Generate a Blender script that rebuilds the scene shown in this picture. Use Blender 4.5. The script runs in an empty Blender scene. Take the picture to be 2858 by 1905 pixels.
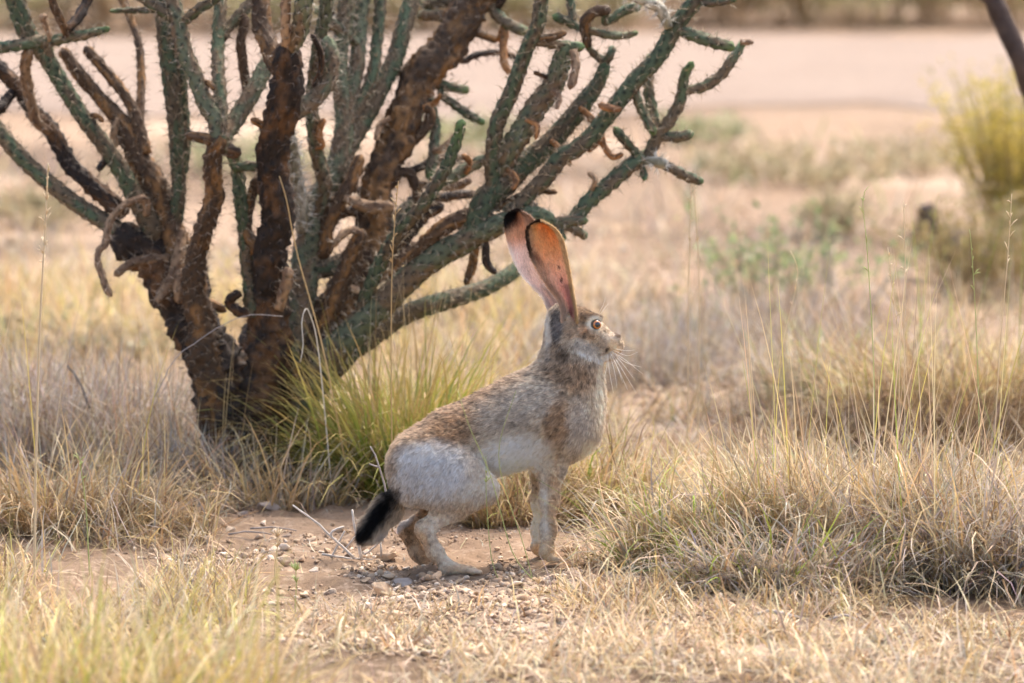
import bpy, math, random
import numpy as np
from mathutils import Vector
import openvdb

# ------------------------------------------------------------------ camera, sky, sun, exposure
sc = bpy.context.scene
COL = sc.collection
R = math.radians
CAM_D, CAM_H, FPX = 9.0, 1.3, 18000.0
PITCH = math.atan(1957.0 / FPX)
cam_data = bpy.data.cameras.new('camera')
cam_data.sensor_width = 36.0
cam_data.lens = FPX / 2858.0 * 36.0
cam_data.clip_end = 3000.0
cam_data.dof.use_dof = True
cam_data.dof.focus_distance = 9.02
cam_data.dof.aperture_fstop = 5.6
camera = bpy.data.objects.new('camera', cam_data)
camera.location = (0, -CAM_D, CAM_H)
camera.rotation_euler = (math.pi / 2 - PITCH, 0, 0)
COL.objects.link(camera)
sc.camera = camera

SUN_ELEV, SUN_AZ = 58.0, 36.0          # high, behind the hare and to the right
world = bpy.data.worlds.new('World')
sc.world = world
world.use_nodes = True
wn = world.node_tree.nodes
wl = world.node_tree.links
sky = wn.new('ShaderNodeTexSky')
sky.sky_type = 'NISHITA'
sky.sun_disc = False
sky.sun_elevation = R(SUN_ELEV)
sky.sun_rotation = R(SUN_AZ)
sky.air_density = 1.0
sky.dust_density = 4.0
sky.ozone_density = 0.6
wn['Background'].inputs[1].default_value = 0.125
wl.new(sky.outputs[0], wn['Background'].inputs[0])
sun_d = bpy.data.lights.new('sun', 'SUN')
sun_d.energy = 1.5
sun_d.angle = R(24)
sun_d.color = (1.0, 0.93, 0.83)
sun = bpy.data.objects.new('sun', sun_d)
COL.objects.link(sun)
_s = Vector((math.sin(R(SUN_AZ)) * math.cos(R(SUN_ELEV)), math.cos(R(SUN_AZ)) * math.cos(R(SUN_ELEV)), math.sin(R(SUN_ELEV))))
sun.rotation_euler = _s.to_track_quat('Z', 'Y').to_euler()
sc.view_settings.view_transform = 'Standard'
sc.view_settings.look = 'None'
sc.view_settings.exposure = 1.88
sc.view_settings.gamma = 1.0
sc.view_settings.use_curve_mapping = False
sc.cycles.use_denoising = True
sc.cycles.max_bounces = 6
sc.cycles.diffuse_bounces = 3
sc.cycles.transmission_bounces = 4

rng = np.random.default_rng(7)
random.seed(7)

# ------------------------------------------------------------------ helpers
_f = np.array([0, math.cos(PITCH), -math.sin(PITCH)])
_u = np.array([0, math.sin(PITCH), math.cos(PITCH)])
_c = np.array([0, -CAM_D, CAM_H])

def P(px, py, Y):
    """world point at depth Y that was measured at photo position px, py"""
    px, py, Y = np.broadcast_arrays(np.asarray(px, float), np.asarray(py, float), np.asarray(Y, float))
    d = _f + ((px - 1429) / FPX)[..., None] * np.array([1., 0, 0]) + (-(py - 952.5) / FPX)[..., None] * _u
    t = (Y + CAM_D) / d[..., 1]
    return _c + t[..., None] * d

def G(px, py):
    """point of the level ground measured at photo position px, py"""
    px, py = np.broadcast_arrays(np.asarray(px, float), np.asarray(py, float))
    d = _f + ((px - 1429) / FPX)[..., None] * np.array([1., 0, 0]) + (-(py - 952.5) / FPX)[..., None] * _u
    t = -CAM_H / d[..., 2]
    return (_c + t[..., None] * d)[..., :2]

def px_of(p):
    q = p - _c
    z = q @ _f
    return 1429 + q[..., 0] / z * FPX, 952.5 - (q @ _u) / z * FPX

def vnoise(p, seed=0):
    p = np.asarray(p, float)
    i = np.floor(p).astype(np.int64)
    f = p - i
    f = f * f * (3 - 2 * f)
    def h(ix, iy, iz):
        n = (ix * 374761393 + iy * 668265263 + iz * 2147483647 + seed * 1013904223) & 0xffffffff
        n = ((n ^ (n >> 13)) * 1274126177) & 0xffffffff
        n = ((n ^ (n >> 16)) * 2246822519) & 0xffffffff
        return ((n ^ (n >> 15)) & 0xffff) / 65535.0
    r = 0
    for dx in (0, 1):
        wx = f[..., 0] if dx else 1 - f[..., 0]
        for dy in (0, 1):
            wy = f[..., 1] if dy else 1 - f[..., 1]
            for dz in (0, 1):
                wz = f[..., 2] if dz else 1 - f[..., 2]
                r = r + wx * wy * wz * h(i[..., 0] + dx, i[..., 1] + dy, i[..., 2] + dz)
    return r

def fbm(p, seed=0, o=3):
    a, s, r = 0.5, 1.0, 0
    for k in range(o):
        r = r + a * vnoise(np.asarray(p) * s, seed + k * 17)
        a *= 0.5
        s *= 2.03
    return r / (1 - 0.5 ** o)

def smooth01(x, a, b):
    t = np.clip((x - a) / (b - a), 0, 1)
    return t * t * (3 - 2 * t)

def gz(x, y):
    x = np.asarray(x, float)
    y = np.asarray(y, float)
    p = np.stack(np.broadcast_arrays(x, y, 0 * x), -1)
    near = np.exp(-((x / 2.2) ** 2 + (y / 3.0) ** 2))
    far = smooth01(np.hypot(x, y), 8, 60)
    z = 0.06 * x * np.exp(-(x ** 2 + y ** 2) / 0.16)
    z = z + (fbm(p * 3.1, 3, 2) - 0.5) * 0.022 * (0.4 + 0.6 * (1 - np.exp(-(x ** 2 + y ** 2) / 0.06)))
    z = z + (fbm(p * 26, 5, 3) - 0.5) * 0.024 * near
    z = z + (fbm(p * 0.35, 9, 2) - 0.5) * 0.10 * smooth01(np.abs(y), 1.5, 6)
    z = z + (fbm(p * 0.02, 11, 2) - 0.5) * 1.4 * far
    return z * (1 - smooth01(y, 6.6, 7.8) * smooth01(y, 15.5, 14.0))

def mesh_np(name, v, faces_list, mats, parent=None, col=None, smooth=True, mat_idx=None):
    """faces_list: list of int arrays (n,3) or (n,4)"""
    me = bpy.data.meshes.new(name)
    v = np.asarray(v, np.float32)
    me.vertices.add(len(v))
    me.vertices.foreach_set('co', v.ravel())
    nl = sum(f.size for f in faces_list)
    npoly = sum(len(f) for f in faces_list)
    me.loops.add(nl)
    me.polygons.add(npoly)
    me.loops.foreach_set('vertex_index', np.concatenate([f.ravel() for f in faces_list]).astype(np.int32))
    sizes = np.concatenate([np.full(len(f), f.shape[1], np.int32) for f in faces_list])
    start = np.zeros(npoly, np.int32)
    start[1:] = np.cumsum(sizes)[:-1]
    me.polygons.foreach_set('loop_start', start)
    if mat_idx is not None:
        me.polygons.foreach_set('material_index', mat_idx.astype(np.int32))
    me.update(calc_edges=True)
    if smooth:
        me.polygons.foreach_set('use_smooth', np.ones(npoly, bool))
    if col is not None:
        a = me.attributes.new('Col', 'FLOAT_COLOR', 'POINT')
        c4 = np.ones((len(v), 4), np.float32)
        c4[:, :3] = col
        a.data.foreach_set('color', c4.ravel())
    for m in (mats if isinstance(mats, (list, tuple)) else [mats]):
        me.materials.append(m)
    o = bpy.data.objects.new(name, me)
    COL.objects.link(o)
    if parent is not None:
        o.parent = parent
    return o

def tag(o, label=None, cat=None, group=None, kind=None):
    if label: o['label'] = label
    if cat: o['category'] = cat
    if group: o['group'] = group
    if kind: o['kind'] = kind
    return o

def empty(name, loc=(0, 0, 0)):
    o = bpy.data.objects.new(name, None)
    o.empty_display_size = 0.05
    o.location = loc
    COL.objects.link(o)
    return o

def adopt(child, parent):
    child.parent = parent
    child.matrix_parent_inverse = parent.matrix_basis.inverted()
    return child

# ------------------------------------------------------------------ materials
def newmat(name):
    m = bpy.data.materials.new(name)
    m.use_nodes = True
    nt = m.node_tree
    nt.nodes.clear()
    out = nt.nodes.new('ShaderNodeOutputMaterial')
    return m, nt, out

def principled(name, color=(0.5, 0.5, 0.5), rough=0.7, spec=0.3, attr=None, noise=None, bump=None, coat=0.0):
    m, nt, out = newmat(name)
    b = nt.nodes.new('ShaderNodeBsdfPrincipled')
    b.inputs['Roughness'].default_value = rough
    b.inputs['Specular IOR Level'].default_value = spec
    b.inputs['Coat Weight'].default_value = coat
    src = None
    if attr:
        a = nt.nodes.new('ShaderNodeAttribute')
        a.attribute_name = attr
        src = a.outputs['Color']
    else:
        b.inputs['Base Color'].default_value = (*color, 1)
    tc = nt.nodes.new('ShaderNodeTexCoord')
    if noise:
        scale, lo, hi = noise
        n = nt.nodes.new('ShaderNodeTexNoise')
        n.inputs['Scale'].default_value = scale
        n.inputs['Detail'].default_value = 5
        n.inputs['Roughness'].default_value = 0.65
        nt.links.new(tc.outputs['Object'], n.inputs['Vector'])
        mr = nt.nodes.new('ShaderNodeMapRange')
        mr.inputs[1].default_value = 0.3
        mr.inputs[2].default_value = 0.7
        mr.inputs[3].default_value = lo
        mr.inputs[4].default_value = hi
        nt.links.new(n.outputs[0], mr.inputs[0])
        mx = nt.nodes.new('ShaderNodeVectorMath')
        mx.operation = 'SCALE'
        if src is not None:
            nt.links.new(src, mx.inputs[0])
        else:
            mx.inputs[0].default_value = color
        nt.links.new(mr.outputs[0], mx.inputs['Scale'])
        src = mx.outputs[0]
    if src is not None:
        nt.links.new(src, b.inputs['Base Color'])
    if bump:
        scale, dist = bump
        n2 = nt.nodes.new('ShaderNodeTexNoise')
        n2.inputs['Scale'].default_value = scale
        n2.inputs['Detail'].default_value = 6
        nt.links.new(tc.outputs['Object'], n2.inputs['Vector'])
        bp = nt.nodes.new('ShaderNodeBump')
        bp.inputs['Strength'].default_value = 0.7
        bp.inputs['Distance'].default_value = dist
        nt.links.new(n2.outputs[0], bp.inputs['Height'])
        nt.links.new(bp.outputs[0], b.inputs['Normal'])
    nt.links.new(b.outputs[0], out.inputs[0])
    return m

def leafy(name, trans=0.35, attr='Col', rough=0.5, tint=(1, 1, 1), spec=0.25):
    m, nt, out = newmat(name)
    a = nt.nodes.new('ShaderNodeAttribute')
    a.attribute_name = attr
    b = nt.nodes.new('ShaderNodeBsdfPrincipled')
    b.inputs['Roughness'].default_value = rough
    b.inputs['Specular IOR Level'].default_value = spec
    t = nt.nodes.new('ShaderNodeBsdfTranslucent')
    vm = nt.nodes.new('ShaderNodeVectorMath')
    vm.operation = 'MULTIPLY'
    vm.inputs[1].default_value = tint
    nt.links.new(a.outputs['Color'], vm.inputs[0])
    nt.links.new(a.outputs['Color'], b.inputs['Base Color'])
    nt.links.new(vm.outputs[0], t.inputs['Color'])
    mx = nt.nodes.new('ShaderNodeMixShader')
    mx.inputs[0].default_value = trans
    nt.links.new(b.outputs[0], mx.inputs[1])
    nt.links.new(t.outputs[0], mx.inputs[2])
    nt.links.new(mx.outputs[0], out.inputs[0])
    return m

M_GRASS = leafy('grass_blade', 0.28)
M_LEAF = leafy('green_leaf', 0.4)
M_FUR = leafy('fur', 0.36, attr='col', rough=0.6, spec=0.2)
M_SKIN = principled('pelt_skin', attr='Col', rough=0.9, spec=0.1)
M_EAR = leafy('ear_skin', 0.42, rough=0.6, tint=(1.0, 0.95, 0.88))
M_CACTUS = principled('cactus_stem', attr='Col', rough=0.75, spec=0.2, noise=(60, 0.75, 1.25), bump=(160, 0.003))
M_SPINE = principled('spine', attr='Col', rough=0.5, spec=0.3)
M_STONE = principled('stone', attr='Col', rough=0.9, spec=0.15, noise=(70, 0.75, 1.2), bump=(140, 0.003))
M_TWIG = principled('dead_twig', attr='Col', rough=0.85, spec=0.2, noise=(120, 0.75, 1.2))
M_BARK = principled('bark', (0.085, 0.06, 0.05), rough=0.9, spec=0.15, noise=(25, 0.6, 1.4), bump=(45, 0.012))

# ground: dry tan dirt
def ground_material(name, c1, c2, c3, litter=True):
    m, nt, out = newmat(name)
    N, L = nt.nodes, nt.links
    tc = N.new('ShaderNodeTexCoord')
    def noise(scale, det=5, rough=0.6):
        n = N.new('ShaderNodeTexNoise')
        n.inputs['Scale'].default_value = scale
        n.inputs['Detail'].default_value = det
        n.inputs['Roughness'].default_value = rough
        L.new(tc.outputs['Object'], n.inputs['Vector'])
        return n.outputs[0]
    def ramp(src, lo, hi):
        r = N.new('ShaderNodeMapRange')
        r.inputs[1].default_value = lo
        r.inputs[2].default_value = hi
        L.new(src, r.inputs[0])
        return r.outputs[0]
    def mix(fac, a, b):
        x = N.new('ShaderNodeMix')
        x.data_type = 'RGBA'
        L.new(fac, x.inputs[0])
        for s, k in ((a, 6), (b, 7)):
            if isinstance(s, tuple):
                x.inputs[k].default_value = (*s, 1)
            else:
                L.new(s, x.inputs[k])
        return x.outputs[2]
    c = mix(ramp(noise(2.2), 0.35, 0.65), c1, c2)
    if litter:      # trodden brown litter between pale open dirt
        c = mix(ramp(noise(0.55, 3, 0.55), 0.46, 0.58), c, tuple(0.55 * k for k in c1))
        c = mix(ramp(noise(0.83, 3, 0.5), 0.56, 0.64), c, tuple(1.0 * k for k in c3))
    c = mix(ramp(noise(38, 6, 0.7), 0.52, 0.68), c, c3)
    dark = tuple(0.45 * k for k in c1)
    c = mix(ramp(noise(110, 4, 0.7), 0.56, 0.70), c, dark)
    b = N.new('ShaderNodeBsdfPrincipled')
    b.inputs['Roughness'].default_value = 0.95
    b.inputs['Specular IOR Level'].default_value = 0.1
    L.new(c, b.inputs['Base Color'])
    bp = N.new('ShaderNodeBump')
    bp.inputs['Strength'].default_value = 0.9
    bp.inputs['Distance'].default_value = 0.006
    L.new(noise(95, 8, 0.75), bp.inputs['Height'])
    L.new(bp.outputs[0], b.inputs['Normal'])
    L.new(b.outputs[0], out.inputs[0])
    return m

M_GROUND = ground_material('dry_dirt', (0.26, 0.17, 0.108), (0.335, 0.232, 0.155), (0.45, 0.33, 0.235))
M_ROAD = ground_material('pale_road_dirt', (0.265, 0.195, 0.15), (0.30, 0.226, 0.175), (0.34, 0.262, 0.205), litter=False)

# ------------------------------------------------------------------ ground and road
def axis_coords(lo, hi, step, far_lo, far_hi, grow):
    mid = np.arange(lo, hi + 1e-6, step)
    a, s = [], step
    x = hi
    while x < far_hi:
        s *= grow
        x += s
        a.append(x)
    b, s = [], step
    x = lo
    while x > far_lo:
        s *= grow
        x -= s
        b.append(x)
    return np.array(b[::-1] + list(mid) + a)

gx = axis_coords(-1.05, 1.05, 0.011, -700, 700, 1.16)
gy = axis_coords(-1.15, 1.6, 0.012, -60, 1500, 1.045)
XX, YY = np.meshgrid(gx, gy)
V = np.stack([XX, YY, gz(XX, YY)], -1).reshape(-1, 3)
nx, ny = len(gx), len(gy)
idx = np.arange(nx * ny).reshape(ny, nx)
Q = np.stack([idx[:-1, :-1], idx[:-1, 1:], idx[1:, 1:], idx[1:, :-1]], -1).reshape(-1, 4)
tag(mesh_np('ground', V, [Q], M_GROUND), kind='structure')

# dirt road crossing behind, with soft wandering edges
rx = np.concatenate([-np.geomspace(120, 3, 22), np.linspace(-2.8, 2.8, 57), np.geomspace(3, 120, 22)])
rt = np.linspace(0, 1, 12)
RX, RT = np.meshgrid(rx, rt)
ed0 = 8.7 + 0.9 * (fbm(np.stack([RX * 1.4, 0 * RX, 0 * RX], -1), 31) - 0.5) * 2 + 0.04 * RX
ed1 = 12.1 + 0.4 * (fbm(np.stack([RX * 0.7, 0 * RX + 5, 0 * RX], -1), 37) - 0.5) * 2 + 0.04 * RX
RY = ed0 + (ed1 - ed0) * RT
rut = -0.02 * np.exp(-((RT - 0.3) / 0.07) ** 2) - 0.02 * np.exp(-((RT - 0.7) / 0.07) ** 2)
RZ = 0.03 + rut * smooth01(RT, 0, .1) * smooth01(RT, 1, .9) - 0.026 * (1 - np.clip(RT * 11, 0, 1) * np.clip((1 - RT) * 11, 0, 1))
V = np.stack([RX, RY, RZ], -1).reshape(-1, 3)
idx = np.arange(V.shape[0]).reshape(RX.shape)
Q = np.stack([idx[:-1, :-1], idx[:-1, 1:], idx[1:, 1:], idx[1:, :-1]], -1).reshape(-1, 4)
tag(mesh_np('dirt_road', V, [Q], M_ROAD), kind='structure')

# ------------------------------------------------------------------ tubes
def frames(pts):
    """tangents and a rotation-minimising pair of normals"""
    pts = np.asarray(pts, float)
    T = np.gradient(pts, axis=0)
    T /= np.linalg.norm(T, axis=1)[:, None] + 1e-12
    n = np.cross(T[0], [0.3, 1, 0.2])
    n /= np.linalg.norm(n)
    A = [n]
    for i in range(1, len(pts)):
        n = n - T[i] * (n @ T[i])
        n /= np.linalg.norm(n) + 1e-12
        A.append(n)
    A = np.array(A)
    return T, A, np.cross(T, A)

def spline(pts, step):
    """Catmull-Rom through pts (n,k), resampled about every step (first three columns are positions)"""
    pts = np.asarray(pts, float)
    p = np.vstack([2 * pts[0] - pts[1], pts, 2 * pts[-1] - pts[-2]])
    out = []
    for i in range(1, len(p) - 2):
        n = max(2, int(np.linalg.norm(p[i + 1, :3] - p[i, :3]) / step))
        t = np.linspace(0, 1, n, endpoint=False)[:, None]
        out.append(0.5 * (2 * p[i] + (p[i + 1] - p[i - 1]) * t + (2 * p[i - 1] - 5 * p[i] + 4 * p[i + 1] - p[i + 2]) * t ** 2
                          + (3 * p[i] - p[i - 1] - 3 * p[i + 1] + p[i + 2]) * t ** 3))
    out.append(pts[-1:])
    return np.vstack(out)

def tube_arrays(pts, rad, nu=6):
    """simple capped tube -> verts, quads, tris"""
    pts = np.asarray(pts, float)
    T, A, B = frames(pts)
    a = np.linspace(0, 2 * np.pi, nu, endpoint=False)
    ring = pts[:, None] + rad[:, None, None] * (np.cos(a)[None, :, None] * A[:, None] + np.sin(a)[None, :, None] * B[:, None])
    n = len(pts)
    v = np.vstack([ring.reshape(-1, 3), pts[:1], pts[-1:]])
    i = np.arange(n * nu).reshape(n, nu)
    j = np.roll(i, -1, 1)
    q = np.stack([i[:-1], j[:-1], j[1:], i[1:]], -1).reshape(-1, 4)
    t = np.vstack([np.stack([j[0], i[0], np.full(nu, n * nu)], -1), np.stack([i[-1], j[-1], np.full(nu, n * nu + 1)], -1)])
    return v, q, t

class MB:
    """collects tubes into one mesh"""
    def __init__(s):
        s.v, s.q, s.t, s.c, s.n = [], [], [], [], 0
    def tube(s, pts, rad, col, nu=6):
        v, q, t = tube_arrays(pts, np.asarray(rad, float), nu)
        s.v.append(v); s.q.append(q + s.n); s.t.append(t + s.n); s.n += len(v)
        s.c.append(np.broadcast_to(col, v.shape))
    def add(s, v, t, col):
        s.v.append(v); s.t.append(t + s.n); s.n += len(v)
        s.c.append(np.broadcast_to(col, v.shape))
    def build(s, name, mat, parent=None):
        f = []
        if s.q: f.append(np.vstack(s.q))
        if s.t: f.append(np.vstack(s.t))
        return mesh_np(name, np.vstack(s.v), f, mat, parent, col=np.vstack(s.c))

# ------------------------------------------------------------------ the jackrabbit
def hare():
    root = empty('jackrabbit', (0, 0, 0.0))
    tag(root, 'grey-brown jackrabbit with tall upright ears standing alert on bare dirt', 'jackrabbit')
    PX = 1981.0
    # primitives: chain of (px, py, Y, radius px) ; y scale ; comb ; hair length mm ; smooth k
    prims = []
    def seg(a, b, ys, comb, hl, k):
        prims.append((P(a[0], a[1], a[2]), P(b[0], b[1], b[2]), a[3] / PX, b[3] / PX, ys, np.array(comb, float), hl, k))
    def chain(pts, ys, comb, hl, k):
        for a, b in zip(pts[:-1], pts[1:]):
            seg(a, b, ys, comb, hl, k)
    back = (-0.85, 0, -0.35)
    chain([(1182, 1292, .005, 98), (1285, 1243, .012, 103), (1395, 1200, .022, 110), (1480, 1168, .032, 118), (1532, 1162, .038, 130)], 0.92, back, 13, .02)
    chain([(1532, 1150, .038, 118), (1578, 1075, .044, 88), (1600, 1010, .046, 66), (1588, 930, .046, 52)], 0.85, (-0.35, 0, -1), 12, .025)
    seg((1577, 990, .046, 46), (1567, 884, .046, 35), 0.85, (-0.25, 0, -1), 9, .02)      # nape up to the ear roots
    # breast
    seg((1590, 1130, .040, 78), (1592, 1180, .040, 76), 0.85, (-0.2, 0, -1), 14, .03)
    # head
    seg((1612, 915, .046, 60), (1698, 962, .046, 33), 0.74, (-0.9, 0, 0.1), 5, .008)
    seg((1625, 948, .046, 50), (1680, 975, .046, 27), 0.86, (-0.9, 0, -0.3), 6, .012)
    seg((1708, 968, .046, 28), (1706, 981, .046, 21), 0.95, (-0.9, 0, -0.2), 4, .008)
    seg((1718, 948, .046, 13), (1722, 958, .046, 14), 1.0, (-0.8, 0, 0.2), 3, .008)
    for sgn in (-1, 1):       # brow, socket rim, cheek
        seg((1638, 882, .046 + sgn * .019, 15), (1672, 889, .046 + sgn * .020, 12), 0.8, (-0.9, 0, 0.2), 4, .008)
        seg((1648, 925, .046 + sgn * .019, 22), (1680, 940, .046 + sgn * .014, 16), 0.8, (-0.9, 0, -0.2), 5, .010)
    # hind legs
    def hind(dx, Y, dy=0):
        s = 1 if Y > 0.01 else -1
        chain([(1188, 1312, Y - s * .012, 104), (1270, 1345, Y, 74), (1350, 1366, Y + s * .004, 36)], 0.58, (-0.55, 0, -0.8), 13, .02)
        chain([(1345, 1368, Y, 36), (1270 + dx * .5, 1412, Y, 31), (1186 + dx, 1474 + dy, Y, 23)], 0.62, (-0.6, 0, -0.7), 5, .012)
        chain([(1184 + dx, 1480 + dy, Y, 23), (1214 + dx, 1540 + dy, Y - s * .004, 20), (1246 + dx, 1578 + dy, Y - s * .006, 16)], 0.66, (0.3, 0, -1), 4, .008)
        chain([(1246 + dx, 1582 + dy, Y - s * .006, 17), (1318 + dx, 1592 + dy, Y - s * .008, 10)], 0.95, (0.9, 0, -0.3), 4, .010)
        for o in (-.010, 0, .009):
            seg((1312 + dx, 1592 + dy, Y - s * .008 + o, 9), (1340 + dx, 1596 + dy, Y - s * .008 + o * 1.4, 7), 0.8, (0.9, 0, -0.3), 3, .004)
    hind(0, -.046)
    hind(-48, .062, 2)
    # front legs
    def front(dx, Y, dy=0):
        chain([(1535 + dx * .5, 1235, Y, 54), (1537 + dx * .8, 1305, Y, 36), (1534 + dx, 1395, Y, 22), (1530 + dx, 1480, Y, 17), (1527 + dx, 1535 + dy, Y, 16)],
              0.6, (-0.15, 0, -1), 5, .014)
        chain([(1527 + dx, 1540 + dy, Y, 18), (1540 + dx, 1556 + dy, Y, 14)], 0.9, (0.4, 0, -0.9), 4, .010)
        for o in (-.009, 0, .009):
            seg((1540 + dx, 1557 + dy, Y + o * .8, 10), (1561 + dx, 1563 + dy, Y + o * 1.2, 7), 0.8, (0.9, 0, -0.3), 3, .004)
    front(0, .012)
    front(-23, .066, -12)
    # tail
    chain([(1120, 1372, .004, 27), (1078, 1425, .002, 32), (1036, 1478, .000, 26), (1012, 1500, .0, 12)], 0.75, (-0.62, 0, -0.75), 17, .014)

    h = 0.0024
    lo = np.array([-0.235, -0.105, -0.03])
    hi = np.array([0.17, 0.145, 0.385])
    dims = np.ceil((hi - lo) / h).astype(int)
    D = np.full(dims, 0.06, np.float32)
    ax = [lo[i] + h * np.arange(dims[i]) for i in range(3)]
    def prim_d(Pn, pr):
        a, b, ra, rb, ys = pr[:5]
        s = np.array([1, 1 / ys, 1])
        q, aa, bb = Pn * s, a * s, b * s
        ba = bb - aa
        t = np.clip(((q - aa) @ ba) / (ba @ ba), 0, 1)
        d = np.linalg.norm(q - aa - t[..., None] * ba, axis=-1) - (ra + (rb - ra) * t)
        return d * (0.5 + 0.5 * ys)
    for pr in prims:
        a, b, ra, rb = pr[:4]
        m = max(ra, rb) + 0.055
        i0 = np.maximum(((np.minimum(a, b) - m - lo) / h).astype(int), 0)
        i1 = np.minimum(((np.maximum(a, b) + m - lo) / h).astype(int) + 1, dims)
        if (i1 <= i0).any():
            continue
        g = np.stack(np.meshgrid(*[ax[k][i0[k]:i1[k]] for k in range(3)], indexing='ij'), -1)
        d = prim_d(g, pr).astype(np.float32)
        sl = tuple(slice(i0[k], i1[k]) for k in range(3))
        o = D[sl]
        k = pr[7]
        hh = np.clip(0.5 + 0.5 * (o - d) / k, 0, 1)
        D[sl] = o * (1 - hh) + d * hh - k * hh * (1 - hh)
    # eye sockets
    eyeP = {}
    for sgn in (-1, 1):
        c = P(1664, 905, .046 + sgn * .0235)
        eyeP[sgn] = c
        g = np.stack(np.meshgrid(*ax, indexing='ij'), -1) if sgn == -1 else g
        D = np.maximum(D, -(np.linalg.norm(g - c, axis=-1) - 0.0070).astype(np.float32))
    grid = openvdb.FloatGrid(0.06)
    grid.copyFromArray(D)
    vv, qq = grid.convertToQuads(0.0)
    vv = np.asarray(vv, float) * h + lo
    qq = np.asarray(qq)[:, ::-1]
    # keep the outside shell oriented outwards
    w_d = np.stack([prim_d(vv, pr) for pr in prims], -1)
    wt = np.exp(-np.clip(w_d, -0.01, 1) / 0.006)
    wt /= wt.sum(1, keepdims=True)
    comb = wt @ np.stack([p[5] for p in prims])
    hlen = wt @ np.array([p[6] for p in prims])
    nrm = np.zeros_like(vv)
    fn = np.cross(vv[qq[:, 2]] - vv[qq[:, 0]], vv[qq[:, 3]] - vv[qq[:, 1]])
    for k in range(4):
        np.add.at(nrm, qq[:, k], fn)
    nrm /= np.linalg.norm(nrm, axis=1)[:, None] + 1e-12
    cen = vv.mean(0)
    if ((vv - cen) * nrm).sum() < 0:
        nrm, qq = -nrm, qq[:, ::-1]

    # coat pattern: soft patches of fur colour, laid out over the flank
    def lin(r, g, b):
        c = np.array([r, g, b]) / 255.0
        return np.where(c <= 0.04045, c / 12.92, ((c + 0.055) / 1.055) ** 2.4)
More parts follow.
